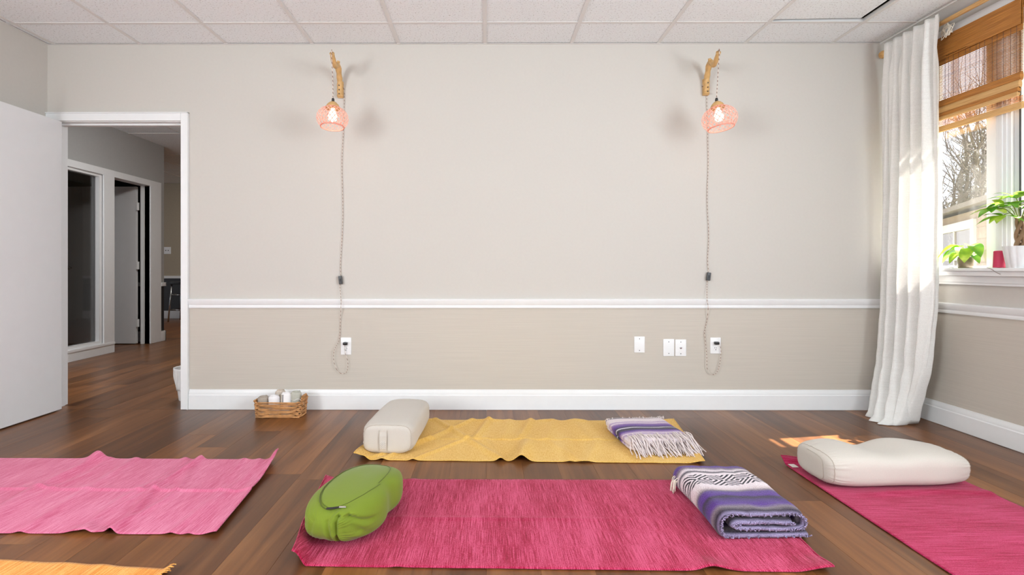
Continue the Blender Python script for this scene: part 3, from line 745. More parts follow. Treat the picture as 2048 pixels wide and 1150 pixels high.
def on_surf(f, x, y, eps=.0015):     # height of the upper surface near local x,y
    best = None
    t = max(-.999, min(.999, y/(gl_/2)))
    for k in range(0, 181):
        p = f(t, PI*k/180)
        d = abs(p.x-x)
        if best is None or d < best[0]: best = (d, p)
    return best[1]+Vector((0, 0, eps))
bm = bmesh.new(); pts = []
for k in range(61):                   # seam around the top panel
    a = 2*PI*k/60; x = .098*cos(a)*(1-.10*gs(a, .2, .5)); y = .20*sin(a)-.005
    pts.append(on_surf(fg, x, y))
tube(bm, pts, .0009, 6, False); to_obj('seam', bm, M['green_seam'], g0, True)
bm = bmesh.new(); pts2 = []
for k in range(20, 50):
    a = 2*PI*k/60; x = .104*cos(a); y = .207*sin(a)-.005
    pts2.append(on_surf(fg, x, y))
tube(bm, pts2, .0019, 6); to_obj('zipper', bm, M['green_seam'], g0, True)
# front vertical seam + pleats
def front(a0, t0s): return [fg(t, a0)+Vector((0, -.0012, .0005)) for t in t0s]
zp = pts2[-1]
zq = on_surf(fg, .048, -.195, .003)
bm = bmesh.new(); 
zt0 = zq+Vector((-.006, -.006, .002)); 
tube(bm, [zt0, zt0+Vector((-.02, -.010, -.001)), zt0+Vector((-.042, -.014, -.004))], .0065, 8, True, .35); to_obj('zipper_pull', bm, M['black'], g0)
bm = bmesh.new(); tube(bm, [zq+Vector((.016, .004, .002)), zq+Vector((-.006, -.005, .003))], .005, 8, True, .5); to_obj('zipper_slider', bm, M['chrome'], g0)
# long cream bolster on the right
b3 = thing('bolster', 'cream sagging bolster at the head of the rose red mat', 'bolster', (1.875, -1.185, MATZ), math.radians(-90+3))
def zf3(t, x, z):
    if z <= 0: return z
    k = .012*gs(t, -.62, .3)-.024*gs(t, -.12, .22)*sm(-.16, .08, -x)+.010*gs(t, .32, .25)-.010*sm(.5, 1, t)
    return z+k*sm(0, .06, z)
f3 = bolster_fn(.69, .30, .150, 6, .58, lambda t, a: 1-.06*sm(.5, 1, t), zf3, 21, .006)
to_obj('body', bolster_mesh(f3, 70, 110), M['cream'], b3, True)
for s in (-1, 1):
    bm = bmesh.new(); tube(bm, [f3(s*.93, 2*PI*k/72) for k in range(73)], .0018, 6, False); to_obj('seam', bm, M['cream_seam'], b3, True)
bm = bmesh.new(); tube(bm, [f3(-.975-.02*sin(PI*k/10), .15+.4*0-PI*.5+PI*k/10*1.0)+Vector((-.0, -.002, 0)) for k in range(11)], .0014, 5); to_obj('seam', bm, M['cream_seam'], b3, True)

# ================================================================== BLANKETS
def stripe_mat(name, stops, y0, y1, diamonds=None, wob=.012, speck=.35):
    m, nt, b = new_mat(name)
    tc = N(nt, 'ShaderNodeTexCoord'); sx = N(nt, 'ShaderNodeSeparateXYZ'); nt.links.new(tc.outputs['Object'], sx.inputs[0])
    nz = N(nt, 'ShaderNodeTexNoise', Scale=7.0, Detail=2.0); nt.links.new(tc.outputs['Object'], nz.inputs['Vector'])
    nf = N(nt, 'ShaderNodeTexNoise', Scale=260.0, Detail=3.0); nt.links.new(tc.outputs['Object'], nf.inputs['Vector'])
    w = N(nt, 'ShaderNodeMath', operation='MULTIPLY_ADD'); w.inputs[1].default_value = wob*2; nt.links.new(nz.outputs[0], w.inputs[0]); nt.links.new(sx.outputs[1], w.inputs[2])
    w2_ = N(nt, 'ShaderNodeMath', operation='MULTIPLY_ADD'); w2_.inputs[1].default_value = .006; nt.links.new(nf.outputs[0], w2_.inputs[0]); nt.links.new(w.outputs[0], w2_.inputs[2])
    mr_ = N(nt, 'ShaderNodeMapRange'); mr_.inputs[1].default_value = y0+wob; mr_.inputs[2].default_value = y1+wob; nt.links.new(w2_.outputs[0], mr_.inputs[0])
    col = ramp(nt, mr_.outputs[0], [(p, lin(*c)) for p, c in stops])
    if diamonds:
        ya_, yb_, per = diamonds
        def MATH(op, a, bb=None, c=None):
            n = N(nt, 'ShaderNodeMath', operation=op)
            for i, q in enumerate((a, bb, c)):
                if q is None: continue
                if isinstance(q, (int, float)): n.inputs[i].default_value = q
                else: nt.links.new(q, n.inputs[i])
            return n.outputs[0]
        fx = MATH('ABSOLUTE', MATH('SUBTRACT', MATH('FRACT', MATH('MULTIPLY', sx.outputs[0], 1/per)), .5))
        yn = MATH('ABSOLUTE', MATH('DIVIDE', MATH('SUBTRACT', mr_.outputs[0], (ya_+yb_)/2), (yb_-ya_)))
        dsum = MATH('ADD', fx, yn)
        rings = MATH('LESS_THAN', MATH('FRACT', MATH('MULTIPLY', dsum, 5.0)), .48)
        inside = MATH('MULTIPLY', MATH('GREATER_THAN', mr_.outputs[0], ya_), MATH('LESS_THAN', mr_.outputs[0], yb_))
        msk = MATH('MULTIPLY', rings, inside)
        mx = N(nt, 'ShaderNodeMix', data_type='RGBA'); nt.links.new(msk, mx.inputs[0]); nt.links.new(col, mx.inputs[6]); mx.inputs[7].default_value = lin(34, 28, 38); col = mx.outputs[2]
    mx = N(nt, 'ShaderNodeMix', data_type='RGBA', blend_type='OVERLAY'); mx.inputs[0].default_value = speck
    nt.links.new(col, mx.inputs[6]); nt.links.new(ramp(nt, nf.outputs[0], [(.35, (.05, .05, .05)), (.65, (.95, .95, .95))]), mx.inputs[7])
    nt.links.new(mx.outputs[2], b.inputs['Base Color']); b.inputs['Roughness'].default_value = 1; b.inputs['Specular IOR Level'].default_value = .05; b.inputs['Sheen Weight'].default_value = .2
    bump(nt, b, nf.outputs[0], .8, .004); return m
WHT, LIL, PUR, DRK, GRY, LAV = (222, 208, 212), (170, 140, 184), (86, 44, 136), (50, 40, 56), (126, 112, 122), (150, 138, 170)
# near one: a cloth folded in layers, section in x-z, swept along y
NB = [fl(1440, 1080), fl(1617, 1080)]
nb = thing('blanket', 'folded purple and white blanket with black diamond band on the raspberry mat', 'blanket', (1.012, -1.52, MATZ), math.radians(2))
M['blk_near'] = stripe_mat('purple diamond blanket', [(0, LAV), (.04, DRK), (.10, GRY), (.16, PUR), (.24, (70, 44, 108)), (.29, DRK), (.33, PUR), (.40, (88, 60, 130)), (.43, GRY), (.47, (206, 188, 190)), (.52, WHT), (.80, WHT), (.83, DRK), (.86, WHT), (.90, GRY), (.95, PUR), (1, (80, 56, 124))], -.225, .225, (.565, .775, .115), .010, .30)
M['blk_edge'] = stripe_mat('speckled blanket edge', [(0, LAV), (1, (110, 96, 130))], -.3, .3, None, .01, .9)
bm = bmesh.new()
path = spline([(.168, .012), (.05, .012), (-.13, .012), (-.158, .022), (-.163, .045), (-.155, .070), (-.13, .080), (.0, .078), (.12, .082), (.150, .076), (.162, .056), (.150, .036), (.11, .034), (.0, .040), (-.11, .044), (-.135, .052), (-.11, .060), (.0, .058), (.10, .056), (.125, .052)], 5) if False else None
P2 = [(.172, .011), (.05, .011), (-.12, .011), (-.152, .020), (-.160, .044), (-.150, .068), (-.12, .077), (.0, .075), (.11, .077), (.146, .069), (.156, .052), (.146, .035), (.10, .030), (.0, .032), (-.08, .034), (-.112, .043), (-.08, .052), (.0, .052), (.09, .050), (.112, .048)]
path = [Vector((p.x, p.y, 0)) for p in spline([(a, b, 0) for a, b in [(a, .011+(b-.011)*1.2) for a, b in P2]], 5)]
ths = []
n = len(path)
sec = []
for i in range(n):
    t = (path[min(i+1, n-1)]-path[max(i-1, 0)]).normalized(); nn = Vector((-t.y, t.x, 0)); sec.append((path[i], nn))
th0 = .0112
NY = 60
rows = []
for j in range(NY+1):
    y = -.225+.45*j/NY; row = []
    e = 1-.55*gs(j/NY, 0, .03)-.55*gs(j/NY, 1, .03)
    skew = .010*sin(j/NY*3)+.012*(j/NY-.5)
    outer = [(p+nn*th0*e, i) for i, (p, nn) in enumerate(sec)]; inner = [(p-nn*th0*e, i) for i, (p, nn) in enumerate(sec)]
    for (q, i) in outer+inner[::-1]:
        z = q.y; x = q.x
        w = .006*noise.noise(Vector((x*8, y*7, 2)))*sm(.05, .08, z)+.004*noise.noise(Vector((x*22, y*20, 5)))*sm(.02, .06, z)
        z = z*(1-.10*gs(y, .0, .1)*sm(.05, .08, z)*gs(x, -.03, .08))+w+.0015
        yy = y+.006*noise.noise(Vector((x*10, z*30, 7)))
        row.append(bm.verts.new((x+skew, yy, max(.0, z))))
    rows.append(row)
m_ = len(rows[0])
for j in range(NY):
    for i in range(m_): bm.faces.new((rows[j][i], rows[j][(i+1) % m_], rows[j+1][(i+1) % m_], rows[j+1][i]))
for r in (rows[0], rows[-1]):
    for i in range(n-1): bm.faces.new((r[i], r[i+1], r[m_-2-i], r[m_-1-i]))
to_obj('folded_cloth', bm, M['blk_near'], nb, True)
bm = bmesh.new(); rf = random.Random(4)
for k in range(16):
    x = -.16+rf.uniform(-.0, .012)
    p = Vector((x-.004, .18+rf.uniform(-.02, .03), .055+rf.uniform(-.01, .015)))
    tube(bm, spline([p, p+Vector((-.014, .0, -.008)), p+Vector((-.02, -.004, -.03)), p+Vector((-.022, -.006, -.048))], 4), .0015, 5)
stuff(to_obj('fringe', bm, M['white_cord'], nb, True))
# looped edge of yarn around the near face
bm = bmesh.new()
for i in range(0, n-1, 1):
    p, nn = sec[i]; 
    if i % 1 == 0:
        q = Vector((p.x, -.222, p.y))
        a = rf.uniform(0, 6)
        tube(bm, [q+Vector((.006*cos(a), -.004, .006*sin(a))), q+Vector((.004*cos(a+2), -.009, .004*sin(a+2))), q+Vector((.006*cos(a+3.6), -.003, .006*sin(a+3.6)))], .0022, 5)
for v in bm.verts: v.co.z = max(.001, v.co.z)
stuff(to_obj('yarn_loops', bm, M['blk_edge'], nb, True))

# far one: softly rounded folded pad with fringe at the near side
M['blk_far'] = stripe_mat('purple serape blanket', [(0, WHT), (.14, WHT), (.22, LIL), (.24, WHT), (.28, LIL), (.34, PUR), (.40, DRK), (.455, DRK), (.468, (205, 196, 208)), (.484, (205, 196, 208)), (.50, DRK), (.56, PUR), (.63, (120, 84, 152)), (.68, LIL), (.71, WHT), (.75, LIL), (.80, WHT), (.92, WHT), (.95, DRK), (1, WHT)], -.20, .21, None, .010, .22)
fbk = thing('blanket', 'folded purple and white striped blanket with white fringe on the yellow mat', 'blanket', (.935, -.632, MATZ), math.radians(6))
def fb_fn(hw, hl, z0, h, seed):
    def fn(u, a):   # u along y; a around section
        s = max(0, 1-abs(u)**9)**(1/9)
        k = 1
        x = spow(cos(a), .42)*hw*(.55+.45*s); z = spow(sin(a), .55)*h/2*s
        y = u*hl
        if z > 0: z *= 1+.35*noise.noise(Vector((x*7, y*6, seed)))
        return Vector((x+.02*u*0-.06*u*.0, y+.02*noise.noise(Vector((x*4, 0, seed)))*abs(u), max(z0, z0+h/2+z)))
    return fn
ff = fb_fn(.180, .200, .0, .030, 3); ff2 = fb_fn(.186, .205, .016, .052, 8)
def pad(fn):
    bm = bmesh.new(); rings = []
    for i in range(41):
        q = -1+2*i/40; t = math.copysign(1-(1-abs(q))**1.8, q)*.999
        rings.append([bm.verts.new(fn(t, 2*PI*k/80)) for k in range(80)])
    for i in range(40):
        for k in range(80): bm.faces.new((rings[i][k], rings[i][(k+1) % 80], rings[i+1][(k+1) % 80], rings[i+1][k]))
    bm.faces.new(rings[0][::-1]); bm.faces.new(rings[-1]); return bm
to_obj('lower_fold', pad(ff), M['blk_far'], fbk, True); to_obj('upper_fold', pad(ff2), M['blk_far'], fbk, True)
bm = bmesh.new(); rf = random.Random(14)
M['fringe_w'] = cloth('white wool fringe', (222, 208, 206), .2, .06, 200)
for k in range(150):
    x = -.175+.35*rf.random(); z = rf.choice((.045, .058, .066, .068)); y0 = -.125-rf.uniform(0, .05)
    ln = rf.uniform(.09, .16); dx = rf.uniform(-.025, .055); zz = z
    p = [(x, y0, zz+.008), (x+dx*.3, y0-ln*.35, zz+rf.uniform(-.006, .006)), (x+dx*.7+rf.uniform(-.01, .01), y0-ln*.7, zz*.35+.006), (x+dx, y0-ln, .004+rf.uniform(0, .006))]
    tube(bm, spline(p, 4), rf.uniform(.0020, .0034), 5)
stuff(to_obj('fringe', bm, M['fringe_w'], fbk, True))
bm = bmesh.new()
for k in range(34):
    x = -.175+.36*k/33; a = rf.uniform(-.004, .004)
    tube(bm, [(x, .178, .060), (x+.006, .196, .066+a), (x+.004, .208, .056), (x-.002, .206, .044)], .0032, 5)
stuff(to_obj('yarn_loops', bm, M['fringe_w'], fbk, True))

# ================================================================== BASKET AND TOWELS
M['wick'] = simple('woven water hyacinth', (188, 136, 86), .75, .34, 20, stretch=(1, 1, 3), bstr=.4)
p0, p1 = fl(506, 837), fl(601, 837)
BW, BD, BH = p1.x-p0.x, .145, .112
bk = thing('basket', 'low woven wicker basket holding rolled towels by the baseboard', 'basket', (p0.x+BW/2, p0.y+BD/2+.004, 0))
rk = random.Random(2)
def loop(z, hx, hy_, r, amp):
    pts = []
    for k in range(80):
        a = 2*PI*k/80; x = spow(cos(a), .30)*hx; y = spow(sin(a), .30)*hy_
        m_ = amp*sin(k*1.1+z*900)
        pts.append(Vector((x*(1+m_/hx), y*(1+m_/hy_), z+.0018*sin(k*.55+z*700))))
    pts.append(pts[0]); return pts
bm = bmesh.new()
for i in range(8):
    z = .008+i*.0132; g_ = 1+.05*i/8
    tube(bm, loop(z, BW/2*.95*g_, BD/2*.95*g_, .007, .0022), [.0062+.0016*sin(k*.9+i*2.1) for k in range(81)], 7, False)
stuff(to_obj('weave', bm, M['wick'], bk, True))
bm = bmesh.new()
for sx_ in (-1, 1):                         # raised ends
    for i in range(3):
        z = .112+i*.012
        if sx_ < 0 and i > 0: continue
        pts = [(sx_*BW/2*.99, -BD/2*(.85-.18*i)+BD*(.85-.18*i)*k/12, z+.001*sin(k*2)-(.0)) for k in range(13)]
        tube(bm, pts, .0068, 7)
stuff(to_obj('handle_weave', bm, M['wick'], bk, True))
to_obj('base', BM((-BW/2*.93, BW/2*.93, -BD/2*.93, BD/2*.93, .0015, .010)), M['wick'], bk)
bx, by = bk.location.x, bk.location.y
M['towel_grey'] = cloth('grey knit towel', (170, 158, 146), .6, .10, 160); M['towel_white'] = cloth('white towel', (238, 234, 234), .5, .03, 160)
M['towel_beige'] = cloth('beige towel', (200, 186, 172), .6, .12, 90); M['towel_sage'] = cloth('pale sage towel', (186, 184, 172), .4, .05, 200)
def roll(name, label, x, y, z, r, ln, tilt, material, rz=0, stripes=None):
    t = thing(name, label, 'towel', (bx+x, by+y, z), rz, 'rolled towels in the wicker basket')
    del t['group']
    R3 = Matrix.Rotation(tilt, 3, 'X')
    bm = bmesh.new(); rings = []
    for i in range(19):
        q = i/18; zz = q*ln; e = 1-.35*max(0, (abs(q-.5)*2-.8)/.2)**2
        rings.append([bm.verts.new(R3 @ Vector((r*e*(1+.05*noise.noise(Vector((cos(k*PI/14), sin(k*PI/14), q*4+x*30))))*cos(k*PI/14), r*.85*e*sin(k*PI/14), zz))) for k in range(28)])
    for i in range(18):
        for k in range(28): bm.faces.new((rings[i][k], rings[i][(k+1) % 28], rings[i+1][(k+1) % 28], rings[i+1][k]))
    bm.faces.new(rings[0][::-1]); bm.faces.new(rings[-1])
    to_obj('roll', bm, material, t, True)
    bm = bmesh.new(); sp = [R3 @ Vector((.0+r*.78*(k/40)*cos(k*.5), r*.66*(k/40)*sin(k*.5), ln+.0006)) for k in range(3, 41)]
    tube(bm, sp, .0022, 5); to_obj('rolled_end', bm, material, t, True)
    if stripes:
        for xo in stripes:
            bm = bmesh.new(); a = -PI/2+xo
            tube(bm, [R3 @ Vector((r*1.02*cos(a), r*.885*sin(a), ln*(.25+.68*k/8))) for k in range(9)], .0022, 5); to_obj('stripe', bm, M['black'] if xo == stripes[0] else M['towel_beige'], t, True)
    return t
roll('towel', 'mottled grey rolled towel at the left end of the basket', -.112, -.022, .012, .036, 0.124, .05, M['towel_grey'], .2)
roll('towel', 'crumpled white rolled towel in the basket, without stripes', -.035, -.028, .012, .036, 0.130, .08, M['towel_white'], .1)
roll('towel', 'white rolled towel with a black stripe in the basket', .040, -.026, .012, .035, 0.147, -.06, M['towel_white'], 0, (-.30, -.62, -.80))
tg = roll('towel', 'pale sage rolled towel with a loose white tie at the right end of the basket', .105, .006, .012, .037, 0.152, .10, M['towel_sage'], -.1)
bm = bmesh.new(); tube(bm, spline([(-.03, -.030, .105), (-.0, -.040, .098), (.02, -.038, .106), (.040, -.030, .100), (.055, -.028, .085), (.062, -.030, .068)], 5), .0036, 6, True, .5)
to_obj('tie', bm, M['towel_white'], tg, True)
roll('towel', 'speckled beige rolled towel at the back of the basket', -.02, .036, .012, .034, 0.150, -.05, M['towel_beige'], .4)

# ================================================================== PLATES AND OUTLETS
def plate(name, label, cat, px0, py0, px1, py1, kind, Y=0, extra=None):
    a, b = wl(px0, py1, Y), wl(px1, py0, Y); c = (a+b)/2; hw, hh = (b.x-a.x)/2, (b.z-a.z)/2
    t = thing(name, label, cat, (c.x, Y, c.z))
    auto(to_obj('cover', BM((-hw, hw, -.0065, 0, -hh, hh), bev=.0025), M['plate'], t))
    def screw(x, z):
        bm = bmesh.new(); lathe(bm, [(.0032, 0), (.0032, .001), (.001, .0016)], 10); bmesh.ops.rotate(bm, verts=bm.verts, matrix=Matrix.Rotation(PI/2, 3, 'X')); bmesh.ops.translate(bm, verts=bm.verts, vec=(x, -.0065, z)); to_obj('screw', bm, M['dark_grey'] if kind != 'outlet' else M['plate'], t)
    if kind == 'blank' or kind == 'coax':
        screw(0, .041); screw(0, -.041)
    if kind == 'coax':
        bm = bmesh.new(); lathe(bm, [(.0075, 0), (.0075, .003), (.005, .003), (.005, .010), (.001, .010)], 12); bmesh.ops.rotate(bm, verts=bm.verts, matrix=Matrix.Rotation(PI/2, 3, 'X')); bmesh.ops.translate(bm, verts=bm.verts, vec=(0, -.006, 0)); to_obj('connector', bm, M['chrome'], t)
    if kind == 'outlet':
        screw(0, 0)
        for zc in (.0195, -.0195):
            bm = bmesh.new(); lathe(bm, [(.0165, 0), (.0165, .0018), (.015, .0025)], 20); bmesh.ops.rotate(bm, verts=bm.verts, matrix=Matrix.Rotation(PI/2, 3, 'X')); bmesh.ops.translate(bm, verts=bm.verts, vec=(0, -.0062, zc)); r = to_obj('receptacle', bm, M['plate'], t)
            bm = BM((-.0075, -.0050, -.0094, -.0086, zc-.001, zc+.009), (.0050, .0075, -.0094, -.0086, zc+.0, zc+.008)); lathe(bm, [(.0032, 0), (.0032, .0008)], 10); 
            vs = [v for v in bm.verts][16:]; bmesh.ops.rotate(bm, verts=vs, matrix=Matrix.Rotation(PI/2, 3, 'X')); bmesh.ops.translate(bm, verts=vs, vec=(0, -.0086, zc-.0085)); to_obj('slots', bm, M['slot'], r)
    if kind == 'jack':
        for x in (-.024, .024): to_obj('jack', BM((x-.009, x+.009, -.0085, -.006, -.009, .009)), M['slot'], t)
    return t, c
o_l, cl = plate('wall_outlet', 'white duplex outlet under the left lamp cord', 'outlet', 682, 675, 703, 709, 'outlet')
o_r, cr = plate('wall_outlet', 'white duplex outlet under the right lamp cord', 'outlet', 1420, 675, 1441, 707, 'outlet')
plate('wall_plate', 'blank white wall plate standing alone, farthest from the right outlet', 'wall plate', 1268, 673, 1289, 705, 'blank')
plate('wall_plate', 'blank white wall plate touching the coaxial plate', 'wall plate', 1326, 678, 1348, 712, 'blank')
plate('wall_plate', 'white coaxial wall plate with centre connector', 'wall plate', 1350, 679, 1372, 712, 'coax')
plate('wall_plate', 'white two-jack wall plate on the far tan wall seen through the doorway', 'wall plate', 327, 494, 342, 508, 'jack', 6.5)

# ================================================================== LAMPS
def cord_mat():
    m, nt, b = new_mat('twisted fabric cord')
    w = N(nt, 'ShaderNodeTexWave', Scale=26.0, bands_direction='DIAGONAL'); nt.links.new(coords(nt), w.inputs['Vector'])
    nt.links.new(ramp(nt, w.outputs[0], [(.6, lin(214, 200, 188)), (.75, lin(140, 112, 98))]), b.inputs['Base Color']); b.inputs['Roughness'].default_value = .9; return m
M['cord'] = cord_mat()
def shade_mat():
    m, nt, b = new_mat('blush bamboo strip'); nt.nodes.remove(b); out = nt.nodes['Material Output']
    nz = N(nt, 'ShaderNodeTexNoise', Scale=60.0); nt.links.new(coords(nt), nz.inputs['Vector'])
    c = ramp(nt, nz.outputs[0], [(.3, lin(240, 176, 160)), (.7, lin(248, 204, 190))])
    d = N(nt, 'ShaderNodeBsdfDiffuse'); t = N(nt, 'ShaderNodeBsdfTranslucent'); mx = N(nt, 'ShaderNodeMixShader'); mx.inputs[0].default_value = .45
    nt.links.new(c, d.inputs[0]); nt.links.new(c, t.inputs[0]); nt.links.new(d.outputs[0], mx.inputs[1]); nt.links.new(t.outputs[0], mx.inputs[2]); nt.links.new(mx.outputs[0], out.inputs[0]); return m
M['shade'] = shade_mat()
m, nt, b = new_mat('lit bulb'); b.inputs['Emission Color'].default_value = (1, .88, .74, 1); b.inputs['Emission Strength'].default_value = 2.2; b.inputs['Base Color'].default_value = (1, 1, 1, 1); M['bulb'] = m
def lamp(label, base_px, tip_px, shade_px, cordpts, swpx, outlet_c, looppts, side, sr, tilt):
    bw = wl(*base_px, 0)
    t = thing('wall_lamp', label, 'lamp', (bw.x, 0, bw.z))
    O = Vector((bw.x, 0, bw.z))
    tip = wl(*tip_px, -.34)-O
    # bracket
    bm = bmesh.new()
    arm = spline([(0, -.022, -.055), (0, -.026, .0), (tip.x*.10, -.05, .065), (tip.x*.35, -.13, .125), (tip.x*.7, -.24, tip.z-.035), (tip.x, -.34, tip.z+.004)], 6)
    n = len(arm); rr = [.021-.006*i/(n-1)+.0015*sin(i*1.7)+.003*gs(i/(n-1), .55, .06) for i in range(n)]
    tube(bm, arm, rr, 10); to_obj('bracket_arm', bm, M['wood'], t, True)
    auto(to_obj('bracket_base', BM((-.020, .020, -.020, 0, -.06, .055), bev=.004), M['wood'], t))
    bm = bmesh.new(); q = arm[int(n*.62)]; tube(bm, [q, q+Vector((-.010*side, -.006, .014)), q+Vector((-.013*side, -.008, .022))], [.012, .011, .009], 8); to_obj('twig_stub', bm, M['wood'], t, True)
    for z in (-.042, -.014, .016):
        bm = bmesh.new(); lathe(bm, [(.0042, 0), (.0042, .004), (.001, .005)], 10); bmesh.ops.rotate(bm, verts=bm.verts, matrix=Matrix.Rotation(PI/2, 3, 'X')); bmesh.ops.translate(bm, verts=bm.verts, vec=(0, -.0475 if z > 0 else -.0445, z)); to_obj('screw', bm, M['slot'], t)
    # shade assembly
    sc_ = wl(*shade_px, -.34)-O
    R3 = Matrix.Rotation(tilt, 3, 'Y') @ Matrix.Rotation(-.10, 3, 'X')
    rx, rz_ = sr, sr*.74
    th0, th1 = .36, 2.42
    rads = lambda th: (rx*sin(th)**.8, rz_*cos(th))
    def sp(th, ph): r, z = rads(th); return R3 @ Vector((r*cos(ph), r*sin(ph), z))+sc_
    bm = bmesh.new(); NS, SG = 22, 16
    for dr in (-1, 1):
        for k in range(NS):
            prev = None
            for i in range(SG+1):
                th = th0+(th1-th0)*i/SG; ph = 2*PI*k/NS+dr*1.25*i/SG
                w = .0031/max(.02, rads(th)[0])
                off = 1+.004*dr
                a, b_ = bm.verts.new(sc_+(sp(th, ph-w)-sc_)*off), bm.verts.new(sc_+(sp(th, ph+w)-sc_)*off)
                if prev: bm.faces.new((prev[0], prev[1], b_, a))
                prev = (a, b_)
    stuff(to_obj('shade_weave', bm, M['shade'], t))
    for thr, nm, rr_ in ((th1, 'shade_rim', .0042), (th0, 'shade_collar', .003)):
        bm = bmesh.new(); tube(bm, [sp(thr, 2*PI*k/40) for k in range(41)], rr_, 7, False); to_obj(nm, bm, M['shade'], t, True)
    bm = bmesh.new(); lathe(bm, [(r, z) for r, z in ((.044, 0), (.043, .010), (.036, .026), (.022, .040), (.012, .046), (.001, .047))], 24)
    bmesh.ops.rotate(bm, verts=bm.verts, matrix=R3); topc = sc_+R3 @ Vector((0, 0, rz_*cos(th0)-.004)); bmesh.ops.translate(bm, verts=bm.verts, vec=topc); to_obj('wooden_cap', bm, M['wood'], t, True)
    capt = topc+R3 @ Vector((0, 0, .045))
    bm = bmesh.new(); lathe(bm, [(.009, 0), (.009, .016), (.006, .024), (.001, .025)], 14); bmesh.ops.translate(bm, verts=bm.verts, vec=capt); to_obj('cord_grip', bm, M['black'], t, True)
    bm = bmesh.new(); lathe(bm, [(.013, .0), (.014, .02), (.012, .03), (.02, .05), (.029, .075), (.027, .098), (.015, .112), (.001, .116)], 18)
    for v in bm.verts: v.co.z = -v.co.z
    bmesh.ops.scale(bm, verts=bm.verts, vec=(1.0, 1.0, .92)); bmesh.ops.rotate(bm, verts=bm.verts, matrix=R3); bmesh.ops.translate(bm, verts=bm.verts, vec=topc+R3 @ Vector((0, 0, .02))); to_obj('bulb', bm, M['bulb'], t, True)
    ld = bpy.data.lights.new('bulb_light', 'POINT'); ld.energy = .4; ld.color = (1, .72, .55); ld.shadow_soft_size = .03
    lo = bpy.data.objects.new('bulb_light', ld); C.objects.link(lo); lo.parent = t; lo.location = sc_+Vector((0, 0, -.055))
    # cord: along the arm, down from the tip to the shade; and down the wall to the plug
    bm = bmesh.new(); tube(bm, spline([capt+Vector((0, 0, .02)), capt*.5+tip*.5+Vector((.0015, 0, 0)), tip+Vector((0, -.012, -.002)), tip+Vector((0, -.004, .018)), arm[int(n*.8)]+Vector((.012*side, 0, .016)), arm[int(n*.6)]+Vector((-.015*side, 0, .0)), arm[int(n*.4)]+Vector((.019*side, -.004, .004)), Vector((.026*side*-1, -.010, -.0))], 6), .0028, 6); to_obj('hanging_cord', bm, M['cord'], t, True)
    wp = [wl(x, y, -.006)-O for x, y in cordpts]
    yr = wl(680, 606).z
    wp = [Vector((p.x, -.032 if abs(p.z+O.z-.75) < .05 else -.008, p.z)) for p in wp]
    bm = bmesh.new(); tube(bm, spline(wp, 5), .0020, 6); to_obj('wall_cord', bm, M['cord'], t, True)
    s = wl(*swpx, -.016)-O
    bm = BM((-.013, .013, -.009, .009, -.029, .029), bev=.004); bmesh.ops.rotate(bm, verts=bm.verts, matrix=Matrix.Rotation(.12*side, 3, 'Y')); bmesh.ops.translate(bm, verts=bm.verts, vec=s); swo = auto(to_obj('cord_switch', bm, M['dark_grey'], t))
    bm = BM((-.004, .004, -.0125, -.009, -.010, .010), bev=.001); bmesh.ops.translate(bm, verts=bm.verts, vec=s); to_obj('rocker', bm, M['black'], swo)
    pc = Vector((outlet_c.x, -.0225, outlet_c.z+.020))-O
    bm = BM((-.014, .014, -.012, .012, -.010, .010), bev=.004); box(bm, .010*side-.006, .010*side+.006, -.010, .008, -.008, .007, bev=.002); bmesh.ops.translate(bm, verts=bm.verts, vec=pc); auto(to_obj('plug', bm, M['black'], t))
    lp = [wl(x, y, -.014)-O for x, y in looppts]
    lp = [Vector((p.x, -.010 if i < 2 else -.020, p.z)) for i, p in enumerate(lp)]+[pc+Vector((.004*side, -.004, -.008))]
    bm = bmesh.new(); tube(bm, spline(lp, 6), .0020, 6); to_obj('plug_cord', bm, M['cord'], t, True)
    return t
lamp('pink woven bamboo lamp on a branch bracket, left side of the back wall', (682, 180), (664, 108), (665, 237),
     [(689, 185), (687, 262), (684, 330), (686, 420), (684, 480), (681, 530), (682, 556), (680, 572), (684, 596), (684, 612), (681, 640), (680, 670)], (681, 560), cl,
     [(680, 668), (676, 685), (669, 700), (668, 722), (676, 742), (687, 747), (695, 740), (696, 722), (691, 706)], -1, .100, .0)
lamp('pink woven bamboo lamp on a branch bracket, right side near the curtain', (1410, 175), (1437, 106), (1439, 238),
     [(1413, 190), (1415, 262), (1416, 330), (1414, 400), (1417, 470), (1415, 520), (1417, 550), (1414, 566), (1411, 598), (1413, 614), (1414, 638), (1409, 662)], (1417, 553), cr,
     [(1409, 662), (1412, 690), (1413, 715), (1414, 738), (1424, 749), (1434, 742), (1440, 720), (1441, 700), (1438, 689)], 1, .108, -.12)

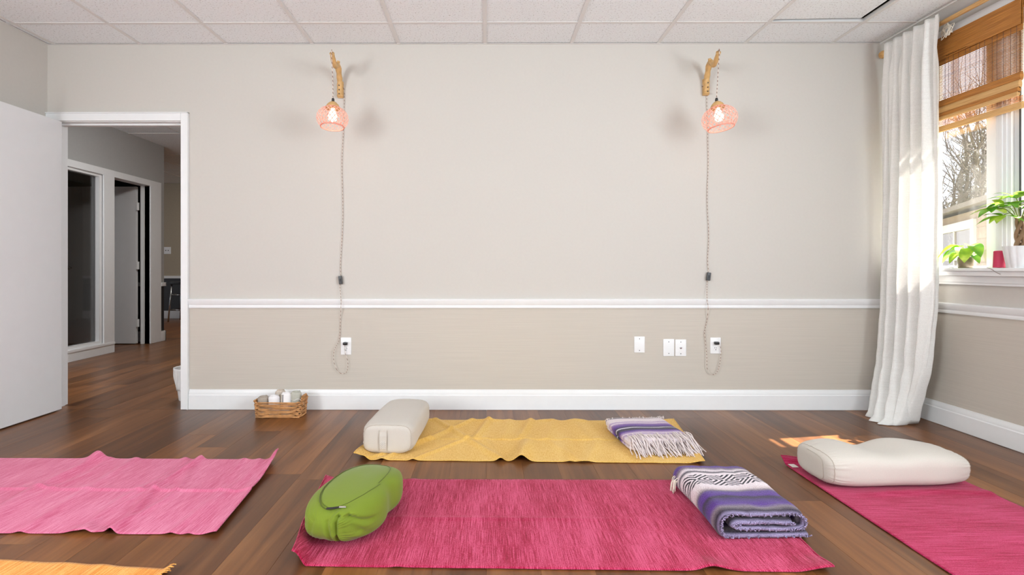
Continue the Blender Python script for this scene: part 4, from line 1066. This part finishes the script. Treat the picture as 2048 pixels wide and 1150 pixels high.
# ================================================================== SILL ITEMS
def leaf_mat(name, c0, c1, c2):
    m, nt, b = new_mat(name); nt.nodes.remove(b); out = nt.nodes['Material Output']
    nz = N(nt, 'ShaderNodeTexNoise', Scale=14.0); nt.links.new(coords(nt), nz.inputs['Vector'])
    c = ramp(nt, nz.outputs[0], [(.3, lin(*c0)), (.5, lin(*c1)), (.7, lin(*c2))])
    d = N(nt, 'ShaderNodeBsdfDiffuse'); t = N(nt, 'ShaderNodeBsdfTranslucent'); g_ = N(nt, 'ShaderNodeBsdfGlossy', Roughness=.35)
    mx = N(nt, 'ShaderNodeMixShader'); mx.inputs[0].default_value = .5; m2 = N(nt, 'ShaderNodeMixShader'); m2.inputs[0].default_value = .05
    nt.links.new(c, d.inputs[0]); nt.links.new(c, t.inputs[0]); nt.links.new(d.outputs[0], mx.inputs[1]); nt.links.new(t.outputs[0], mx.inputs[2])
    nt.links.new(mx.outputs[0], m2.inputs[1]); nt.links.new(g_.outputs[0], m2.inputs[2]); nt.links.new(m2.outputs[0], out.inputs[0]); return m
M['leaf'] = leaf_mat('bright green leaf', (86, 150, 44), (126, 184, 58), (170, 208, 76)); M['leaf2'] = leaf_mat('yellow green leaf', (112, 160, 40), (160, 196, 56), (214, 226, 110))
M['stem'] = simple('green stem', (120, 130, 60), .6, .1); M['trunk'] = simple('braided trunk bark', (128, 100, 74), .8, .2, 30, bstr=.4)
M['soil'] = simple('potting soil', (70, 54, 42), .95, .3, 80)
def leaf_bm(bm, base, dirv, upv, ln, wd, droop=.25, curl=.15, heart=False):
    d = Vector(dirv).normalized(); s = d.cross(Vector(upv)).normalized(); u = s.cross(d)
    NL = 9; prev = None
    for i in range(NL+1):
        t = i/NL
        w = wd/2*(sin(PI*t**.75)**.9 if not heart else (sin(PI*(t*.86+.14)**1.0)**.75)) if 0 < t < 1 else (.001 if not heart or t == 1 else wd*.18)
        c = Vector(base)+d*ln*t-u*0+Vector((0, 0, -1))*droop*ln*t*t
        row = [bm.verts.new(c+s*w*k+u*curl*w*abs(k)) for k in (-1, -.5, 0, .5, 1)]
        if prev:
            for j in range(4): bm.faces.new((prev[j], prev[j+1], row[j+1], row[j]))
        prev = row
# money tree
XS = XR+.015
mt = thing('potted_tree', 'braided-trunk money tree in a white ribbed pot on the sill', 'plant', (XR-.058, wy(2040, XR-.058), SILL))
def flute(bm, r0, r1, h, nfl, amp, seg=96, wall=.006):
    rings = []
    for (r, z) in ((r0*.96, 0), (r0, .003), (r0+(r1-r0)*.5, h*.5), (r1, h), (r1-wall, h), (r1-wall, h-.015)):
        rings.append([bm.verts.new(((r+amp*abs(sin(nfl*PI*k/seg)))*cos(2*PI*k/seg), (r+amp*abs(sin(nfl*PI*k/seg)))*sin(2*PI*k/seg), z)) for k in range(seg)])
    for i in range(len(rings)-1):
        for k in range(seg): bm.faces.new((rings[i][k], rings[i][(k+1) % seg], rings[i+1][(k+1) % seg], rings[i+1][k]))
    bm.faces.new(rings[0][::-1]); bm.faces.new(rings[-1])
M['pot'] = simple('white glazed pot', (226, 226, 226), .5, .03, 40, bstr=.2)
bm = bmesh.new(); flute(bm, .048, .066, .118, 12, .004); auto(to_obj('pot', bm, M['pot'], mt), 50)
bm = bmesh.new(); lathe(bm, [(.056, .100), (.03, .106), (.001, .108)], 24); to_obj('soil', bm, M['soil'], mt, True)
for k in range(3):
    bm = bmesh.new(); tube(bm, [Vector((.016*cos(k*2.09+z*30)*(1-z*1.5), .016*sin(k*2.09+z*30)*(1-z*1.5), .10+z)) for z in [i*.0135 for i in range(14)]], [.011-.0003*i for i in range(14)], 9); to_obj('braided_stem', bm, M['trunk'], mt, True)
rl = random.Random(21)
crown = Vector((0, 0, .285))
specs = [((-.35, .45, .22), .11), ((-.05, .6, .35), .10), ((-.5, -.1, .35), .10), ((.05, -.3, .5), .12), ((-.1, -.7, .25), .12), ((-.1, .1, .9), .09), ((-.1, -.6, .45), .10), ((-.45, .9, .0), .07)]
for k, (dv, ln) in enumerate(specs):
    d = Vector(dv).normalized(); e = crown+d*ln
    bm = bmesh.new(); tube(bm, spline([crown+Vector((0, 0, -.05)), crown+d*ln*.5+Vector((0, 0, .012)), e], 4), .0022, 6); to_obj('petiole', bm, M['stem'], mt, True)
    for j in range(6):
        a = 2*PI*j/6+k*.7; out = Vector((cos(a), sin(a), .05+.1*rl.random()))+d*.35
        if e.x+out.normalized().x*.135 > .065: out.x = min(out.x, 0)-.25*abs(out.x)
        bm = bmesh.new(); leaf_bm(bm, e, out, (0, 0, 1), rl.uniform(.09, .135), rl.uniform(.038, .05), .35+.2*rl.random(), .15)
        to_obj('leaflet', bm, M['leaf'] if (j+k) % 3 else M['leaf2'], mt, True)
# pothos
po = thing('potted_plant', 'small pothos with yellow-green leaves in a brown jar on the sill', 'plant', (XR-.055, wy(1931, XR-.055), SILL))
M['jar'] = simple('brown jar', (128, 112, 92), .35, .25, 30)
bm = bmesh.new(); lathe(bm, [(.033, 0), (.036, .004), (.038, .05), (.036, .062), (.037, .066), (.033, .066), (.033, .058)], 28); to_obj('jar', bm, M['jar'], po, True)
bm = bmesh.new(); lathe(bm, [(.033, .058), (.018, .068), (.001, .070)], 20); to_obj('soil', bm, M['soil'], po, True)
for k, (dv, h_, ln, wd) in enumerate((((-.3, .8, .1), .085, .085, .09), ((-.5, .6, .25), .115, .10, .095), ((-.1, -.6, .4), .12, .09, .09), ((-.5, -.5, .15), .10, .10, .09), ((-.1, -.9, -.2), .065, .065, .06), ((-.3, .3, .5), .10, .085, .07), ((-.1, .2, .6), .11, .08, .07), ((-.6, -.05, .0), .07, .07, .06))):
    d = Vector(dv).normalized(); p0_ = Vector((d.x*.012, d.y*.012, .062)); e = Vector((d.x*.035, d.y*.035, h_+.015))
    bm = bmesh.new(); tube(bm, spline([p0_, (p0_+e)/2+Vector((0, 0, .012)), e], 4), .0022, 6); to_obj('stem', bm, M['stem'], po, True)
    bm = bmesh.new(); leaf_bm(bm, e, (d.x, d.y, .15), (0, 0, 1), ln, wd, 1.0, .3, True); to_obj('leaf', bm, M['leaf2'] if k % 2 else M['leaf'], po, True)
# thread spool
M['redthread'] = simple('wound crimson thread', (206, 58, 92), .6, .12, 1, stretch=(1, 1, 380), bstr=.3)
sp_ = thing('thread_cone', 'crimson thread spool standing between the two sill plants', 'spool', (XR-.072, wy(1998, XR-.072), SILL))
bm = bmesh.new(); pr = [(.0255, .002)]
for i in range(36): pr += [(.0262-.003*i/36, .004+i*.0025), (.0250-.003*i/36, .00525+i*.0025)]
pr += [(.018, .0955), (.006, .096)]
lathe(bm, pr, 28); to_obj('thread', bm, M['redthread'], sp_, True)
bm = bmesh.new(); lathe(bm, [(.008, 0), (.008, .099), (.005, .099), (.005, .09)], 16); to_obj('core', bm, M['tag'], sp_, True)
# pebble and dry twig on the sill
bm = bmesh.new(); bmesh.ops.create_icosphere(bm, subdivisions=3, radius=1)
for v in bm.verts: v.co *= 1+.15*noise.noise(v.co*1.5); v.co.x *= .016; v.co.y *= .026; v.co.z = v.co.z*.0085+.0085
for v in bm.verts: v.co.z = max(0, v.co.z)
o = to_obj('pebble', bm, simple('pale grey stone', (196, 194, 194), .7, .1, 40), None, True, (XR-.06, wy(1902, XR-.06), SILL)); tag(o, 'flat pale grey pebble on the sill beside the curtain', 'stone')
y1_, y2_ = wy(1974, XR-.105), wy(2000, XR-.125)
bm = bmesh.new(); tube(bm, spline([(0, 0, .0015), (-.012, (y2_-y1_)*.35, -.004), (-.016, (y2_-y1_)*.7, -.022), (-.018, (y2_-y1_), -.034)], 5), .0012, 5)
o = to_obj('twig', bm, M['thread'], None, True, (XR-.105, y1_, SILL)); tag(o, 'thin dry plant stem curling over the sill edge', 'twig')

# ================================================================== HALL THINGS
bn = thing('waste_bin', 'white waste bin with crinkled liner just past the doorway', 'bin', (-2.262, .29, .0))
bm = bmesh.new(); rings = []
for (r, z) in ((.078, 0), (.080, .006), (.108, .235), (.112, .238), (.110, .243), (.104, .243), (.100, .22)):
    rings.append([bm.verts.new((r*cos(2*PI*k/40), r*sin(2*PI*k/40), z)) for k in range(40)])
for i in range(len(rings)-1):
    for k in range(40): bm.faces.new((rings[i][k], rings[i][(k+1) % 40], rings[i+1][(k+1) % 40], rings[i+1][k]))
bm.faces.new(rings[0][::-1]); bm.faces.new(rings[-1]); auto(to_obj('body', bm, M['plate'], bn))
bm = bmesh.new()
def lnr(u, v): 
    a = 2*PI*u; r = .114-.022*v+.004*sin(a*17+v*6)+.006*noise.noise(Vector((cos(a)*3, sin(a)*3, v*4))); return (r*cos(a), r*sin(a), .246-.17*v+.006*sin(a*5)*v)
grid(bm, 120, 10, lnr); bmesh.ops.remove_doubles(bm, verts=bm.verts, dist=1e-5); o = to_obj('liner', bm, M['plate'], bn, True); modifier_solid(o, .001, 1)
st_c = fl(352, 643)
st = thing('bar_stool', 'chrome-legged stool against the far charcoal wainscot', 'stool', (st_c.x+.10, st_c.y+.1, 0))
for sx_ in (-1, 1):
    for sy_ in (-1, 1):
        bm = bmesh.new(); tube(bm, [(sx_*.19, sy_*.19, 0), (sx_*.15, sy_*.15, .69)], .014, 10); to_obj('leg', bm, M['chrome'], st, True)
for z, k in ((.22, .18), (.50, .163)):
    for a, b_ in (((-1, -1), (1, -1)), ((-1, 1), (1, 1)), ((-1, -1), (-1, 1)), ((1, -1), (1, 1))):
        bm = bmesh.new(); tube(bm, [(a[0]*k, a[1]*k, z), (b_[0]*k, b_[1]*k, z)], .010, 8); to_obj('rung', bm, M['chrome'], st, True)
auto(to_obj('seat', BM((-.18, .18, -.18, .18, .69, .74), bev=.015), M['black'], st))

# ================================================================== OUTSIDE
GZ = -.35
M['lawn'] = simple('winter grass', (120, 118, 84), .95, .25, 3)
gr = struct(to_obj('ground', BM((XO+.02, 60, -30, 40, GZ-.2, GZ)), M['lawn']))
A, B = sw(1880, 455, 1), sw(1955, 437, 1)
DA = 11.0; A = Vector((0, CAMY, H))+ray(1880, 455)*DA; B = Vector((0, CAMY, H))+ray(1955, 437)*(DA*80/98)
dv = Vector((A.x-B.x, A.y-B.y, 0)); wlen = dv.length; dv.normalize(); ang = math.atan2(dv.y, dv.x)
# local frame: x along facade (B -> A), y into the house
M['siding'] = simple('tan brick wall', (170, 150, 137), .9, .08, 14); M['shingle'] = simple('grey brown shingles', (134, 124, 118), .9, .15, 20); M['pane_dark'] = simple('house window glass', (118, 104, 94), .12, .05)
hs = thing('house', 'tan neighbouring house with white-framed window seen through the glass', 'house', (B.x, B.y, GZ), ang)
zt = A.z-GZ
ndir = 1 if (Matrix.Rotation(ang, 3, 'Z') @ Vector((0, 1, 0))).x > 0 else -1
DZ_ = 5*ndir
EV = zt+.16
def yb_(a, b): return (min(a, b), max(a, b))
hb = bmesh.new(); y0, y1 = yb_(0, DZ_); box(hb, -3.2, 6.0, y0, y1, 0, EV)
to_obj('wall', hb, M['siding'], hs)
for i in range(int((EV-.1)/.2)):
    y0, y1 = yb_(-.012*ndir, .0); to_obj('siding_board', BM((-3.2, 6.0, y0, y1, .05+i*.2, .05+i*.2+.185)), M['siding'], hs)
rb_ = bmesh.new(); prof = [(-.35*ndir, EV-.02), (-.35*ndir, EV+.06), (2.5*ndir, EV+.75), (5.3*ndir, EV+.06), (5.3*ndir, EV-.02), (2.5*ndir, EV+.67)]
prof = prof if ndir > 0 else prof[::-1]
prism_x(rb_, prof, -3.5, 6.3); to_obj('roof', rb_, M['shingle'], hs)
y0, y1 = yb_(-.40*ndir, -.35*ndir); to_obj('gutter', BM((-3.5, 6.3, y0, y1, EV-.03, EV+.05)), M['shingle'], hs)
y0, y1 = yb_(-.06*ndir, .0); fw = .16
wf_ = BM((0, fw, y0, y1, .9, zt), (fw, wlen+.9, y0, y1, zt-fw, zt), (wlen+.9-fw, wlen+.9, y0, y1, .9, zt-fw), (fw, wlen+.9-fw, y0, y1, .9, 1.0), (fw, wlen+.9-fw, y0, y1, zt-.72, zt-.64))
wo = to_obj('window', wf_, M['white'], hs)
y0, y1 = yb_(-.045*ndir, .0)
to_obj('muntin', BM((wlen*.50, wlen*.50+.05, y0, y1, 1.0, zt-fw)), M['white'], wo)
y0, y1 = yb_(-.025*ndir, -.013*ndir)
to_obj('glass', BM((fw, wlen*.5, y0, y1, 1.0, zt-fw)), M['pane_dark'], wo); to_obj('glass', BM((wlen*.5+.05, wlen+.9-fw, y0, y1, 1.0, zt-fw)), M['pane_dark'], wo)
# bare trees
M['bark'] = simple('grey bark', (104, 95, 90), .95, .25, 12); M['ivy'] = simple('faded ivy leaves', (104, 98, 82), .9, .35, 6)
def tree(label, px, D, hgt, seed, lean=0, ivy=True, stems=2):
    r = random.Random(seed)
    d = ray(px, 500); base = Vector((0, CAMY, 0))+d*D; 
    t = thing('bare_tree', label, 'tree', (base.x, base.y, GZ))
    bmt, bmb, bmi = bmesh.new(), bmesh.new(), bmesh.new()
    def ivy_at(p, rad, n):
        for _ in range(n):
            q = p+Vector((r.gauss(0, rad), r.gauss(0, rad), r.gauss(0, rad))); s = r.uniform(.03, .07)
            a = Vector((r.uniform(-1, 1), r.uniform(-1, 1), r.uniform(-1, 1))).normalized()*s; b_ = a.orthogonal().normalized()*s
            vs = [bmi.verts.new(q+a), bmi.verts.new(q+b_), bmi.verts.new(q-a), bmi.verts.new(q-b_)]; bmi.faces.new(vs)
    def grow(p, dr, ln, rad, lv):
        pts = [p]; q = p.copy(); dd = dr.copy(); ns = 5
        for i in range(ns):
            dd = (dd+Vector((r.gauss(0, .12), r.gauss(0, .12), r.gauss(.03, .08)))).normalized(); q = q+dd*ln/ns; pts.append(q)
        tube(bmt if lv < 2 else bmb, pts, [rad*(1-.5*i/ns) for i in range(ns+1)], 6 if lv < 2 else 4, False)
        if ivy and lv < 2:
            for pp in spline(pts, 4): ivy_at(pp, rad*.9+.05, 20 if lv == 0 else 10)
        if lv >= 4: return
        k = (3, 4, 4, 3)[lv]
        for _ in range(k):
            f_ = r.uniform(.3, 1); i = min(ns, int(f_*ns)); a = Vector((r.gauss(0, 1), r.gauss(0, 1), r.uniform(-.2, .8))).normalized()
            grow(pts[i], (dd*.75+a*.7).normalized(), ln*r.uniform(.45, .68), max(.006, rad*.45), lv+1)
        grow(pts[-1], dd, ln*.6, rad*.5, lv+1)
    for s in range(stems):
        a = r.uniform(0, 6.28); grow(Vector((.15*cos(a), .15*sin(a), 0)), Vector((lean+.16*cos(a), .16*sin(a), 1)).normalized(), hgt*.6, .17, 0)
    to_obj('trunk', bmt, M['bark'], t, True); stuff(to_obj('branches', bmb, M['bark'], t))
    if ivy: stuff(to_obj('ivy_foliage', bmi, M['ivy'], t))
    else: bmi.free()
tree('ivy-clad bare tree behind the house, nearest the curtain', 1900, 19, 7, 4, 0, True, 2)
tree('ivy-clad bare tree behind the house, nearest the window mullion', 1945, 24, 9, 8, 0, True, 2)
tree('thin bare tree without ivy, beyond the right pane', 2060, 31, 11, 15, 0, False, 2)
